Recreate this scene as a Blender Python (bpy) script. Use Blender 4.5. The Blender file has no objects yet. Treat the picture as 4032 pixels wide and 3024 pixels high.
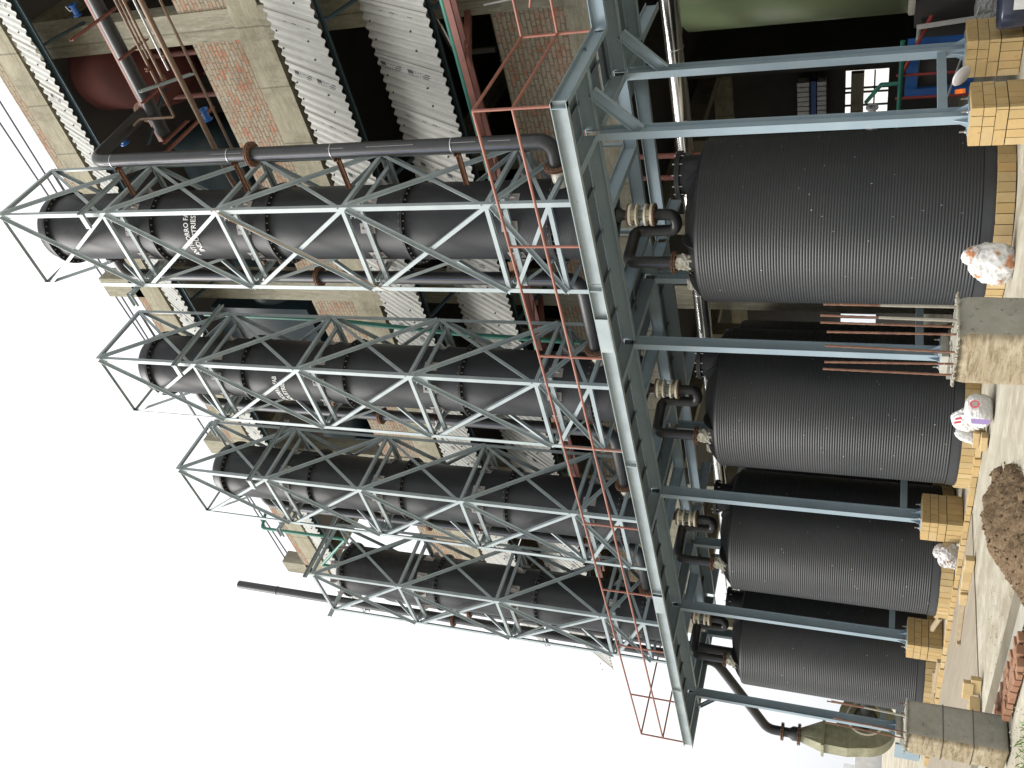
import bpy, bmesh, math, random
from mathutils import Vector, Matrix
random.seed(7)
S = bpy.context.scene
COL = S.collection
R = math.radians
# ------------------------------------------------------------------ camera
cam_d = bpy.data.cameras.new('camera')
cam = bpy.data.objects.new('camera', cam_d); COL.objects.link(cam); S.camera = cam
_r = Vector((0.71973633, 0.69225987, 0.05249651))
_u = Vector((0.21951939, -0.29866412, 0.92876853))
_f = Vector((-0.658628, 0.65694445, 0.36692389))
M = Matrix.Identity(4)
for i in range(3):
    M[i][0] = -_u[i]; M[i][1] = _r[i]; M[i][2] = -_f[i]
M.translation = Vector((6.652702, -10.213957, 1.38))
cam.matrix_world = M
cam_d.sensor_width = 36; cam_d.sensor_fit = 'HORIZONTAL'
cam_d.lens = 36 * 3613.258 / 4032
cam_d.clip_start = 0.05; cam_d.clip_end = 2000
# ------------------------------------------------------------------ world, sun, exposure
SUN_EL, SUN_AZ = 50, 232          # azimuth of the sun, degrees from +X counter clockwise
W = bpy.data.worlds.new('World'); S.world = W; W.use_nodes = True
nt = W.node_tree; nt.nodes.clear()
sky = nt.nodes.new('ShaderNodeTexSky'); sky.sky_type = 'NISHITA'; sky.sun_disc = False
sky.sun_elevation = R(SUN_EL); sky.sun_rotation = R(90 - SUN_AZ)
sky.air_density = 1.0; sky.dust_density = 6.0; sky.ozone_density = 1.0
hs = nt.nodes.new('ShaderNodeHueSaturation'); hs.inputs['Saturation'].default_value = 0.12
mx = nt.nodes.new('ShaderNodeMix'); mx.data_type = 'RGBA'; mx.inputs[0].default_value = 0.6
mx.inputs[7].default_value = (9.5, 9.7, 10.0, 1)      # overcast veil, same units as the sky
bg = nt.nodes.new('ShaderNodeBackground'); bg.inputs['Strength'].default_value = 0.125
wo = nt.nodes.new('ShaderNodeOutputWorld')
nt.links.new(sky.outputs[0], hs.inputs['Color']); nt.links.new(hs.outputs[0], mx.inputs[6])
tcw = nt.nodes.new('ShaderNodeTexCoord'); sw = nt.nodes.new('ShaderNodeSeparateXYZ'); nt.links.new(tcw.outputs['Generated'], sw.inputs[0])
mr = nt.nodes.new('ShaderNodeMapRange'); mr.inputs[1].default_value = -.05; mr.inputs[2].default_value = 1.0; mr.inputs[3].default_value = .96; mr.inputs[4].default_value = 1.2
nt.links.new(sw.outputs[2], mr.inputs[0])      # overcast sky: brighter towards the zenith
vm_ = nt.nodes.new('ShaderNodeVectorMath'); vm_.operation = 'SCALE'; nt.links.new(mx.outputs[2], vm_.inputs[0]); nt.links.new(mr.outputs[0], vm_.inputs['Scale'])
nt.links.new(vm_.outputs[0], bg.inputs[0]); nt.links.new(bg.outputs[0], wo.inputs[0])
sl = bpy.data.lights.new('sun', 'SUN'); sl.energy = 3.4; sl.angle = R(32); sl.color = (1, .97, .92)
so = bpy.data.objects.new('sun', sl); COL.objects.link(so)
sd = Vector((math.cos(R(SUN_AZ)) * math.cos(R(SUN_EL)), math.sin(R(SUN_AZ)) * math.cos(R(SUN_EL)), math.sin(R(SUN_EL))))
so.rotation_euler = sd.to_track_quat('Z', 'Y').to_euler(); so.location = sd * 60
S.view_settings.view_transform = 'Standard'; S.view_settings.look = 'None'
S.view_settings.exposure = 0.38; S.view_settings.gamma = 1; S.view_settings.use_curve_mapping = False

# ------------------------------------------------------------------ materials
def new_mat(name):
    m = bpy.data.materials.new(name); m.use_nodes = True
    n = m.node_tree; n.nodes.clear()
    o = n.nodes.new('ShaderNodeOutputMaterial'); b = n.nodes.new('ShaderNodeBsdfPrincipled')
    n.links.new(b.outputs[0], o.inputs[0])
    return m, n, b
def N(n, t, **k):
    x = n.nodes.new('ShaderNode' + t)
    for a, v in k.items():
        if a in x.inputs: x.inputs[a].default_value = v
        else: setattr(x, a, v)
    return x
def ramp(n, fac, stops):
    r = n.nodes.new('ShaderNodeValToRGB'); e = r.color_ramp.elements
    while len(e) < len(stops): e.new(0.5)
    for i, (p, c) in enumerate(stops):
        e[i].position = p; e[i].color = (c[0], c[1], c[2], 1) if not isinstance(c, (int, float)) else (c, c, c, 1)
    n.links.new(fac, r.inputs[0]); return r.outputs[0]
def mixc(n, fac, a, b, mode='MIX'):
    m = n.nodes.new('ShaderNodeMix'); m.data_type = 'RGBA'; m.blend_type = mode
    for s, v in ((0, fac), (6, a), (7, b)):
        if hasattr(v, 'links'): n.links.new(v, m.inputs[s])
        elif s == 0: m.inputs[0].default_value = v
        else: m.inputs[s].default_value = (v[0], v[1], v[2], 1)
    return m.outputs[2]
def coords(n, scale=(1, 1, 1), kind='Object'):
    t = n.nodes.new('ShaderNodeTexCoord'); mp = n.nodes.new('ShaderNodeMapping')
    mp.inputs['Scale'].default_value = scale; n.links.new(t.outputs[kind], mp.inputs[0]); return mp.outputs[0]
def world_co(n, scale=(1, 1, 1)):
    t = n.nodes.new('ShaderNodeNewGeometry'); mp = n.nodes.new('ShaderNodeMapping')
    mp.inputs['Scale'].default_value = scale; n.links.new(t.outputs['Position'], mp.inputs[0]); return mp.outputs[0]
def noise(n, co, sc, det=5, rough=.6, dist=0):
    x = N(n, 'TexNoise', Scale=sc, Detail=det, Roughness=rough, Distortion=dist); n.links.new(co, x.inputs['Vector']); return x.outputs['Fac']
def bump(n, b, h, strength=.3, dist=.02):
    x = N(n, 'Bump', Strength=strength, Distance=dist); n.links.new(h, x.inputs['Height']); n.links.new(x.outputs[0], b.inputs['Normal']); return x
def plain(name, c, rough=.6, metal=0, c2=None, sc=3, dirt=None, dirt_amt=.5, stretch=(1, 1, 1), bmp=0, spec=.5, co='w', lo=.4, hi=.65):
    m, n, b = new_mat(name)
    v = world_co(n, stretch) if co == 'w' else coords(n, stretch)
    c2 = c2 or tuple(x * .8 for x in c)
    col = mixc(n, ramp(n, noise(n, v, sc), [(.35, 0), (.65, 1)]), c, c2)
    if dirt:
        f = ramp(n, noise(n, v, sc * 4.3, 7, .7), [(lo, 0), (hi, dirt_amt)])
        col = mixc(n, f, col, dirt)
    n.links.new(col, b.inputs['Base Color'])
    b.inputs['Roughness'].default_value = rough; b.inputs['Metallic'].default_value = metal
    b.inputs['Specular IOR Level'].default_value = spec
    if bmp: bump(n, b, noise(n, v, sc * 9, 6, .7), bmp, .02)
    return m
MT = {}
MT['steel'] = plain('painted_steel', (.32, .37, .378), .45, c2=(.25, .295, .308), sc=2.5, dirt=(.17, .13, .10), dirt_amt=.6, lo=.62, hi=.72)
MT['steel_blue'] = plain('blue_grey_steel', (.245, .315, .36), .45, c2=(.205, .27, .315), sc=1.6, dirt=(.36, .36, .33), dirt_amt=.35, lo=.55, hi=.75)
MT['deck'] = plain('deck_plate', (.13, .17, .20), .6, c2=(.1, .13, .155), sc=2)
MT['primer'] = plain('red_primer', (.27, .105, .075), .55, c2=(.22, .078, .055), sc=4, dirt=(.28, .12, .04), dirt_amt=.7, lo=.5, hi=.68)
MT['primer_dark'] = plain('dark_red_primer', (.20, .07, .05), .6, c2=(.14, .05, .04), sc=4)
MT['rust'] = plain('rusty_steel', (.125, .058, .035), .8, c2=(.07, .036, .026), sc=14, dirt=(.25, .12, .055), dirt_amt=.8, bmp=.3)
MT['rebar'] = plain('rusty_rebar', (.20, .10, .06), .85, c2=(.13, .06, .04), sc=12, dirt=(.38, .35, .29), dirt_amt=.9, lo=.6, hi=.7)
MT['hdpe'] = plain('black_polyethylene', (.013, .0138, .0155), .46, c2=(.020, .0205, .022), sc=2, dirt=(.045, .045, .043), dirt_amt=.55, lo=.5, hi=.75, spec=.35)
MT['pipe'] = plain('black_pipe', (.016, .0165, .018), .42, c2=(.024, .0245, .026), sc=3, dirt=(.05, .05, .048), dirt_amt=.5, lo=.52, hi=.75)
MT['white_mark'] = plain('white_paint_mark', (.8, .8, .78), .7)
MT['blue_line'] = plain('blue_pipe_stripe', (.06, .09, .22), .5)
MT['pipe_print'] = plain('pale_pipe_print', (.25, .25, .25), .6)
MT['cream'] = plain('cream_plastic', (.74, .70, .58), .5, c2=(.66, .61, .48), sc=9, dirt=(.32, .17, .07), dirt_amt=.6, lo=.6, hi=.72)
MT['oldpipe'] = plain('weathered_steel_pipe', (.16, .13, .105), .55, c2=(.11, .075, .05), sc=6, dirt=(.24, .12, .06), dirt_amt=.7, metal=.3)
MT['bolt'] = plain('bolt_heads', (.28, .27, .25), .5, metal=.6)
MT['galv'] = plain('galvanised', (.5, .5, .5), .4, metal=.8)
MT['stain'] = plain('stainless_cladding', (.62, .62, .60), .16, metal=1, c2=(.52, .52, .5), sc=2, stretch=(.3, 2, 2))
MT['green'] = plain('green_pipe', (.015, .16, .11), .5, c2=(.01, .12, .085), sc=3)
MT['teal'] = plain('dark_teal_paint', (.030, .055, .068), .5, c2=(.025, .045, .055), sc=.8)
MT['vessel'] = plain('red_oxide_vessel', (.10, .032, .026), .8, c2=(.07, .024, .02), sc=1, spec=.1)
MT['olive'] = plain('olive_fibreglass', (.21, .27, .14), .35, c2=(.165, .22, .115), sc=1.3, dirt=(.26, .26, .17), dirt_amt=.5, stretch=(1, 1, .35), lo=.5, hi=.72)
MT['blower'] = plain('khaki_fibreglass', (.23, .225, .14), .5, c2=(.19, .185, .115), sc=2, dirt=(.4, .38, .26), dirt_amt=.5)
MT['flexible'] = plain('clear_film', (.62, .60, .50), .35, c2=(.5, .48, .4), sc=6)
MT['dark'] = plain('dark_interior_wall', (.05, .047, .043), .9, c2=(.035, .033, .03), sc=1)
MT['ceil'] = plain('pale_ceiling', (.16, .145, .14), .9, c2=(.13, .12, .117), sc=1)
MT['bluep'] = plain('blue_machine_paint', (.02, .11, .36), .45, c2=(.02, .09, .3), sc=3)
MT['redp'] = plain('red_pipe_paint', (.30, .04, .03), .5)
MT['rope'] = plain('jute_rope', (.40, .22, .09), .9)
MT['cable'] = plain('steel_cable', (.16, .16, .2), .6)
MT['orange'] = plain('orange_plastic', (.75, .17, .02), .5)
MT['whitep'] = plain('white_plastic', (.75, .75, .75), .5)
MT['greybar'] = plain('pale_grey_pipe', (.5, .49, .45), .5)
MT['wood'] = plain('pale_board', (.40, .32, .21), .8, c2=(.33, .25, .15), sc=5, stretch=(1, 6, 6))
MT['blackfilm'] = plain('black_plastic_film', (.02, .025, .04), .25, c2=(.03, .035, .06), sc=4)
MT['grout'] = plain('grout', (.45, .43, .37), .85, c2=(.36, .34, .28), sc=9, bmp=.3)

def concrete(name, c=(.30, .282, .215), c2=(.195, .18, .13), stretch=(1, 1, 1), line=0, pale=(.40, .38, .31)):
    m, n, b = new_mat(name); v = world_co(n, stretch)
    col = mixc(n, ramp(n, noise(n, v, 1.3, 8, .62, .4), [(.32, 0), (.68, 1)]), c, c2)
    col = mixc(n, ramp(n, noise(n, v, 7, 8, .75), [(.48, 0), (.7, .7)]), col, pale)
    col = mixc(n, ramp(n, noise(n, v, 16, 4, .7), [(.58, 0), (.72, .75)]), col, (.10, .09, .07))
    vl = world_co(n, (1, 1, 1)); wl = N(n, 'TexWave', Scale=.26); wl.bands_direction = 'X'; wl.inputs['Distortion'].default_value = .3; wl.inputs['Detail'].default_value = 3; n.links.new(vl, wl.inputs['Vector'])
    col = mixc(n, ramp(n, wl.outputs['Fac'], [(0, .55), (.004, 0)]), col, (.07, .062, .045))
    col = mixc(n, ramp(n, noise(n, world_co(n, (1.2, 1, .5)), 2.3, 9, .8), [(.50, 0), (.66, .55)]), col, tuple(x * .55 for x in c2))
    n.links.new(col, b.inputs['Base Color']); b.inputs['Roughness'].default_value = .92
    b.inputs['Specular IOR Level'].default_value = .2
    bump(n, b, noise(n, v, 11, 8, .75), .5, .02)
    return m
MT['conc'] = concrete('form_marked_concrete', stretch=(.35, 1, 2.2))
MT['conc_v'] = concrete('column_concrete', stretch=(2.2, 1, .35))
MT['conc_smooth'] = concrete('smooth_grey_concrete', (.24, .235, .20), (.18, .175, .145), pale=(.30, .29, .25))
MT['conc_pale'] = concrete('pale_formwork_concrete', (.34, .315, .235), (.22, .20, .14), stretch=(.5, 1, 2.5))
MT['asb'] = plain('fibre_cement_sheet', (.43, .43, .40), .8, c2=(.35, .35, .325), sc=1.5, dirt=(.28, .27, .24), dirt_amt=.5, stretch=(2, .5, .5), bmp=.15, lo=.5, hi=.72)
MT['ink'] = plain('grey_print_ink', (.07, .07, .08), .8)

def brickwork(name, red=(.42, .10, .045), mortar=(.17, .15, .115), smear=.6):
    m, n, b = new_mat(name)
    g = N(n, 'NewGeometry'); sp = N(n, 'SeparateXYZ'); n.links.new(g.outputs['Position'], sp.inputs[0])
    ad = N(n, 'Math', operation='ADD'); n.links.new(sp.outputs[0], ad.inputs[0]); n.links.new(sp.outputs[1], ad.inputs[1])
    cb = N(n, 'CombineXYZ'); n.links.new(ad.outputs[0], cb.inputs[0]); n.links.new(sp.outputs[2], cb.inputs[1])
    wv = N(n, 'TexNoise', Scale=7.0, Detail=3.0); n.links.new(cb.outputs[0], wv.inputs['Vector'])
    vm = N(n, 'VectorMath', operation='MULTIPLY_ADD'); vm.inputs[1].default_value = (.05, .045, 0)
    n.links.new(wv.outputs['Color'], vm.inputs[0]); n.links.new(cb.outputs[0], vm.inputs[2])
    bt = N(n, 'TexBrick', Scale=1.0); bt.inputs['Brick Width'].default_value = .235; bt.inputs['Row Height'].default_value = .086
    bt.inputs['Mortar Size'].default_value = .012; bt.inputs['Mortar Smooth'].default_value = .25; bt.inputs['Bias'].default_value = 0
    bt.inputs['Color1'].default_value = (0, 0, 0, 1); bt.inputs['Color2'].default_value = (1, 1, 1, 1); bt.inputs['Mortar'].default_value = (.5, .5, .5, 1)
    n.links.new(vm.outputs[0], bt.inputs['Vector'])
    rc = ramp(n, bt.outputs['Color'], [(0, (.46, .105, .045)), (.3, (.33, .12, .06)), (.55, (.30, .22, .155)), (.85, (.36, .31, .235)), (1, (.26, .08, .05))])
    sm = ramp(n, noise(n, cb.outputs[0], 6.0, 6, .75), [(.36, 0), (.36 + .2, smear)])
    c1 = mixc(n, sm, rc, (.34, .295, .22))
    sm2 = ramp(n, noise(n, cb.outputs[0], 18, 4, .7), [(.45, 0), (.7, .6)])
    c1 = mixc(n, sm2, c1, (.16, .13, .095))
    c1 = mixc(n, bt.outputs['Fac'], c1, mortar)
    c1 = mixc(n, ramp(n, noise(n, cb.outputs[0], 3.1, 8, .8), [(.5, 0), (.66, .75)]), c1, (.33, .295, .225))
    c1 = mixc(n, ramp(n, noise(n, cb.outputs[0], 1.1, 6, .7), [(.5, 0), (.75, .4)]), c1, (.11, .09, .07))
    n.links.new(c1, b.inputs['Base Color']); b.inputs['Roughness'].default_value = .95; b.inputs['Specular IOR Level'].default_value = .15
    inv = N(n, 'Math', operation='SUBTRACT'); inv.inputs[0].default_value = 1; n.links.new(bt.outputs['Fac'], inv.inputs[1])
    ad2 = N(n, 'Math', operation='ADD'); n.links.new(inv.outputs[0], ad2.inputs[0]); n.links.new(noise(n, cb.outputs[0], 30, 5, .7), ad2.inputs[1])
    bump(n, b, ad2.outputs[0], .7, .015)
    return m
MT['brick'] = brickwork('old_red_brickwork', smear=.85)
MT['brick_grey'] = brickwork('smeared_brickwork', smear=.95)

def isl(name, cols, rough=.8, spots=(.2, .11, .05), sc=14, amt=.8, bmp=.3):
    m, n, b = new_mat(name)
    g = N(n, 'NewGeometry')
    c = ramp(n, g.outputs['Random Per Island'], [(i / max(1, len(cols) - 1), x) for i, x in enumerate(cols)])
    v = world_co(n)
    c = mixc(n, ramp(n, noise(n, v, 5, 6, .7), [(.4, 0), (.7, .45)]), c, tuple(x * .72 for x in cols[0]))
    c = mixc(n, ramp(n, noise(n, v, sc, 5, .7), [(.62, 0), (.72, amt)]), c, spots)
    n.links.new(c, b.inputs['Base Color']); b.inputs['Roughness'].default_value = rough; b.inputs['Specular IOR Level'].default_value = .25
    bump(n, b, noise(n, v, 40, 5, .7), bmp, .01)
    return m
MT['ybrick'] = isl('yellow_acid_brick', [(.46, .325, .15), (.38, .27, .12), (.48, .36, .19), (.40, .30, .15), (.47, .32, .14)])
MT['rbrick'] = isl('loose_red_brick', [(.30, .075, .035), (.24, .115, .065), (.27, .15, .09), (.22, .135, .085), (.32, .085, .04)])
MT['pot'] = plain('dark_joint', (.06, .045, .03), .9)

def ground_mat():
    m, n, b = new_mat('dusty_concrete_floor'); v = world_co(n)
    v2 = world_co(n, (.25, 1.6, 1))
    c = mixc(n, ramp(n, noise(n, v2, .9, 8, .65, .5), [(.38, 0), (.62, 1)]), (.37, .345, .275), (.26, .225, .165))
    c = mixc(n, ramp(n, noise(n, v, 3.0, 8, .7), [(.47, 0), (.68, .8)]), c, (.47, .44, .365))
    c = mixc(n, ramp(n, noise(n, v2, 2.6, 9, .8, .6), [(.60, 0), (.70, .85)]), c, (.12, .085, .085))
    n.links.new(c, b.inputs['Base Color']); b.inputs['Roughness'].default_value = .9; b.inputs['Specular IOR Level'].default_value = .2
    bump(n, b, noise(n, v, 14, 8, .8), .5, .02)
    return m
MT['ground'] = ground_mat()
MT['soil'] = plain('loose_brown_soil', (.17, .112, .065), 1, c2=(.09, .058, .033), sc=9, dirt=(.27, .20, .125), dirt_amt=.8, bmp=1.0, spec=.1)
MT['earth'] = plain('damp_strip', (.18, .16, .12), .95, c2=(.145, .125, .09), sc=3, bmp=.3, spec=.15)
MT['screed'] = plain('white_cement_strip', (.36, .345, .295), .95, c2=(.30, .28, .23), sc=5, bmp=.5, spec=.15)
MT['tan'] = plain('tan_floor', (.25, .205, .145), .8, c2=(.205, .175, .13), sc=1.2, stretch=(.3, 2.5, 1), dirt=(.32, .285, .22), dirt_amt=.6)

# ------------------------------------------------------------------ geometry helpers
class MB:
    def __init__(s): s.v = []; s.f = []; s.mi = []; s.sm = []; s.k = 0; s.smooth = False
    def add(s, vs, fs, smooth=None):
        o = len(s.v); s.v += [tuple(x) for x in vs]
        sm = s.smooth if smooth is None else smooth
        for f in fs: s.f.append([i + o for i in f]); s.mi.append(s.k); s.sm.append(sm)
        return s
    def box(s, a, b, rot=0, c=None):
        x0, y0, z0 = a; x1, y1, z1 = b
        vs = [(x, y, z) for z in (z0, z1) for x, y in ((x0, y0), (x1, y0), (x1, y1), (x0, y1))]
        if rot:
            cx, cy = c if c else ((x0 + x1) / 2, (y0 + y1) / 2); ca, sa = math.cos(rot), math.sin(rot)
            vs = [(cx + (x - cx) * ca - (y - cy) * sa, cy + (x - cx) * sa + (y - cy) * ca, z) for x, y, z in vs]
        return s.add(vs, [(0, 3, 2, 1), (4, 5, 6, 7), (0, 1, 5, 4), (1, 2, 6, 5), (2, 3, 7, 6), (3, 0, 4, 7)], False)
    def obox(s, mat, dx, dy, dz):     # oriented box centred on a matrix
        vs = [mat @ Vector((x * dx / 2, y * dy / 2, z * dz / 2)) for z in (-1, 1) for x, y in ((-1, -1), (1, -1), (1, 1), (-1, 1))]
        return s.add(vs, [(0, 3, 2, 1), (4, 5, 6, 7), (0, 1, 5, 4), (1, 2, 6, 5), (2, 3, 7, 6), (3, 0, 4, 7)], False)
    def bar(s, p, q, prof, up=(0, 0, 1)):      # extrude a closed 2D profile (x = side, y = up) from p to q
        p = Vector(p); q = Vector(q); a = (q - p).normalized(); up = Vector(up)
        side = a.cross(up)
        if side.length < 1e-4: side = a.cross(Vector((1, 0, 0)))
        side.normalize(); u = side.cross(a).normalized(); n = len(prof)
        vs = [p + side * x + u * y for x, y in prof] + [q + side * x + u * y for x, y in prof]
        fs = [(i, (i + 1) % n, (i + 1) % n + n, i + n) for i in range(n)] + [tuple(range(n - 1, -1, -1)), tuple(range(n, 2 * n))]
        return s.add(vs, fs, False)
    def tube(s, pts, r, seg=16, caps=True):
        pts = [Vector(p) for p in pts]; n = len(pts); rr = r if isinstance(r, (list, tuple)) else [r] * n
        dirs = []
        for i in range(n):
            d = (pts[min(i + 1, n - 1)] - pts[max(i - 1, 0)]); dirs.append(d.normalized() if d.length > 1e-9 else (dirs[-1] if dirs else Vector((0, 0, 1))))
        ref = dirs[0].orthogonal().normalized(); vs = []
        for i in range(n):
            ref = (ref - dirs[i] * ref.dot(dirs[i])); ref.normalize(); bi = dirs[i].cross(ref)
            for k in range(seg):
                t = 2 * math.pi * k / seg; vs.append(pts[i] + (ref * math.cos(t) + bi * math.sin(t)) * rr[i])
        fs = [(i * seg + k, i * seg + (k + 1) % seg, (i + 1) * seg + (k + 1) % seg, (i + 1) * seg + k) for i in range(n - 1) for k in range(seg)]
        s.add(vs, fs, True)
        if caps: 
            s.add(vs[:seg], [tuple(range(seg - 1, -1, -1))], False); s.add(vs[-seg:], [tuple(range(seg))], False)
        return s
    def lathe(s, c, prof, seg=48, axis=(0, 0, 1), a0=0, a1=360, smooth=True):   # prof: (radius, height)
        c = Vector(c); ax = Vector(axis).normalized(); e1 = Vector((1, 0, 0)) if abs(ax.z) > .9 else ax.orthogonal().normalized(); e2 = ax.cross(e1)
        full = abs(a1 - a0) >= 360; m = seg if full else seg + 1; vs = []
        for rr, h in prof:
            for k in range(m):
                t = R(a0 + (a1 - a0) * k / seg); vs.append(c + ax * h + (e1 * math.cos(t) + e2 * math.sin(t)) * rr)
        fs = []
        for i in range(len(prof) - 1):
            for k in range(seg):
                k2 = (k + 1) % m; fs.append((i * m + k, i * m + k2, (i + 1) * m + k2, (i + 1) * m + k))
        return s.add(vs, fs, smooth)
    def disc(s, c, r, h, seg=32, axis=(0, 0, 1), hole=0):     # flat ring or plate with thickness, sharp edges
        if hole: pr = [(hole, 0), (r, 0), (r, h), (hole, h), (hole, 0)]
        else: pr = [(0.0001, 0), (r, 0), (r, h), (0.0001, h)]
        for i in range(len(pr) - 1): s.lathe(c, pr[i:i + 2], seg, axis, smooth=(i % 2 == 1))
        return s
    def mesh(s, name, mats, loc=(0, 0, 0)):
        me = bpy.data.meshes.new(name); L = Vector(loc)
        me.from_pydata([tuple(Vector(v) - L) for v in s.v], [], s.f)
        for m in (mats if isinstance(mats, (list, tuple)) else [mats]): me.materials.append(MT[m] if isinstance(m, str) else m)
        me.polygons.foreach_set('material_index', s.mi); me.polygons.foreach_set('use_smooth', s.sm); me.update()
        return me
    def build(s, name, mats, parent=None, **tags):
        loc = (0, 0, 0); p = parent
        if parent is not None: loc = root_loc(parent)
        o = bpy.data.objects.new(name, s.mesh(name, mats, loc)); COL.objects.link(o)
        if parent is not None: o.parent = parent
        for k, v in tags.items(): o[k] = v
        return o
def root_loc(o):
    l = Vector(o.location)
    while o.parent: o = o.parent; l += Vector(o.location)
    return l
def thing(name, label, cat, loc=(0, 0, 0), group=None):
    o = bpy.data.objects.new(name, None); o.empty_display_size = .2; COL.objects.link(o); o.location = loc
    o['label'] = label; o['category'] = cat
    if group: o['group'] = group
    return o
def single(name, mb, mats, label, cat, group=None, kind=None):
    # a thing that is one mesh, with its origin at its base
    xs = [v[0] for v in mb.v]; ys = [v[1] for v in mb.v]; zs = [v[2] for v in mb.v]
    loc = ((min(xs) + max(xs)) / 2, (min(ys) + max(ys)) / 2, min(zs))
    o = bpy.data.objects.new(name, mb.mesh(name, mats, loc)); COL.objects.link(o); o.location = loc
    o['label'] = label; o['category'] = cat
    if group: o['group'] = group
    if kind: o['kind'] = kind
    return o
def structure(name, mb, mats):
    o = mb.build(name, mats); o['kind'] = 'structure'; return o
def copy_tree(o, loc=None, parent=None):
    c = o.copy(); COL.objects.link(c)
    if parent: c.parent = parent
    if loc is not None: c.location = loc
    for ch in o.children: copy_tree(ch, None, c)
    return c
def Lp(w, t): return [(0, 0), (w, 0), (w, t), (t, t), (t, w), (0, w)]
def Lq(w, t, sx=1, sy=1):
    p = [(x * sx, y * sy) for x, y in Lp(w, t)]
    return p if sx * sy > 0 else p[::-1]
def Ip(b, h, tf=.011, tw=.008):   # I section, flanges top and bottom
    a, c = b / 2, h / 2; w = tw / 2
    return [(-a, -c), (a, -c), (a, -c + tf), (w, -c + tf), (w, c - tf), (a, c - tf), (a, c), (-a, c), (-a, c - tf), (-w, c - tf), (-w, -c + tf), (-a, -c + tf)]
def Cp(b, h, t=.009, s=1):        # channel, web at x=0, flanges toward +x
    c = h / 2; p = [(0, -c), (b, -c), (b, -c + t), (t, -c + t), (t, c - t), (b, c - t), (b, c), (0, c)]
    return p if s > 0 else [(-x, y) for x, y in p][::-1]
def rect(w, h): return [(-w / 2, -h / 2), (w / 2, -h / 2), (w / 2, h / 2), (-w / 2, h / 2)]
def bend(pts, r, n=7):            # round the corners of a polyline
    pts = [Vector(p) for p in pts]; out = [pts[0]]
    for i in range(1, len(pts) - 1):
        a, b, c = pts[i - 1], pts[i], pts[i + 1]; d1 = (a - b); d2 = (c - b)
        k = min(r, d1.length * .49, d2.length * .49); p = b + d1.normalized() * k; q = b + d2.normalized() * k
        for j in range(n + 1):
            t = j / n; out.append(p * (1 - t) ** 2 + b * 2 * t * (1 - t) + q * t * t)
    out.append(pts[-1]); return out
def text_mesh(body, size, fn, bold=0):
    cu = bpy.data.curves.new('t', 'FONT'); cu.body = body; cu.size = size; cu.resolution_u = 2
    cu.align_x = 'LEFT'; cu.offset = bold
    o = bpy.data.objects.new('t', cu); COL.objects.link(o)
    dg = bpy.context.evaluated_depsgraph_get(); dg.update(); me = bpy.data.meshes.new_from_object(o.evaluated_get(dg))
    vs = [fn(v.co.x, v.co.y) for v in me.vertices]; fs = [list(p.vertices) for p in me.polygons]
    w = max(v.co.x for v in me.vertices)
    bpy.data.objects.remove(o); bpy.data.meshes.remove(me); bpy.data.curves.remove(cu)
    return vs, fs, w
# ------------------------------------------------------------------ ground
GX = [-1.5, -1.93, -3.07, -4.9]
def flat(name, poly, z, mat):
    m = MB(); m.add([(x, y, z) for x, y in poly], [tuple(range(len(poly)))]); return structure(name, m, mat)
g = MB()
nx, ny = 130, 130
def gx(i): return -420 + 840 * i / nx
xs = [-400, -200, -100, -60, -40, -30] + [-24 + i * .5 for i in range(0, 76)] + [20, 30, 50, 100, 200, 400]
ys = [-400, -200, -100, -50, -25, -16] + [-12 + i * .5 for i in range(0, 60)] + [24, 35, 60, 100, 200, 400]
def gh(x, y):
    d = abs(x) + abs(y)
    if d > 45: return 0
    return .012 * math.sin(x * 1.7 + y * .6) * math.sin(y * 2.1 - x * .4) - .012
vs = [(x, y, gh(x, y)) for y in ys for x in xs]; w_ = len(xs)
g.add(vs, [(j * w_ + i, j * w_ + i + 1, (j + 1) * w_ + i + 1, (j + 1) * w_ + i) for j in range(len(ys) - 1) for i in range(w_ - 1)], True)
structure('ground', g, 'ground')
# raised tan slab the tanks stand on
sl_ = MB(); sl_.box((-24, -5.9, -.05), (-4.68, -.98, .004)); structure('concrete_slab', sl_, 'tan')
# damp drain strip, white cement strip on its far side
st = MB(); pts = [(-9.0, -4.29), (-1.2, -4.29), (-1.2, -4.62), (-9.0, -4.62)]
st.add([(x, y, .012) for x, y in pts], [(3, 2, 1, 0)]); structure('drain_strip', st, 'earth')
st = MB(); n = 60
top = [(-9 + 7.8 * i / n, -4.62 + .0 * i, .014) for i in range(n + 1)]
bot = [(-9 + 7.8 * i / n, -4.90 + random.uniform(-.02, .02), .014) for i in range(n + 1)]
st.add(top + bot, [(i, n + 1 + i, n + 2 + i, i + 1) for i in range(n)]); structure('cement_strip', st, 'screed')
# soil heap
sp = MB(); cxs, cys = -1.42, -3.78; n1, n2 = 110, 64; SA, SB = 1.95, .56; ex, ey = .655, -.755
from mathutils import noise as nz
def soil(u, v):
    x = cxs + u * SA * ex - v * SB * ey; y = cys + u * SA * ey + v * SB * ex
    r = math.hypot(u, v) * (1 + .22 * nz.noise(Vector((u * 3.2, v * 1.6, 3))))
    h = max(0, 1 - r) ** .7 * .30
    if r < 1: h += .05 * nz.noise(Vector((x * 6, y * 6, 0))) + .04 * abs(nz.noise(Vector((x * 15, y * 15, 5)))) + .035 * nz.noise(Vector((x * 32, y * 32, 7))) + .018 * nz.noise(Vector((x * 70, y * 70, 9)))
    return (x, y, h - .015 if r < 1.02 else -.06)
vs = [soil(-1.25 + 2.5 * i / n1, -1.25 + 2.5 * j / n2) for j in range(n2 + 1) for i in range(n1 + 1)]
sp.add(vs, [(j * (n1 + 1) + i, j * (n1 + 1) + i + 1, (j + 1) * (n1 + 1) + i + 1, (j + 1) * (n1 + 1) + i) for j in range(n2) for i in range(n1)], True)
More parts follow.
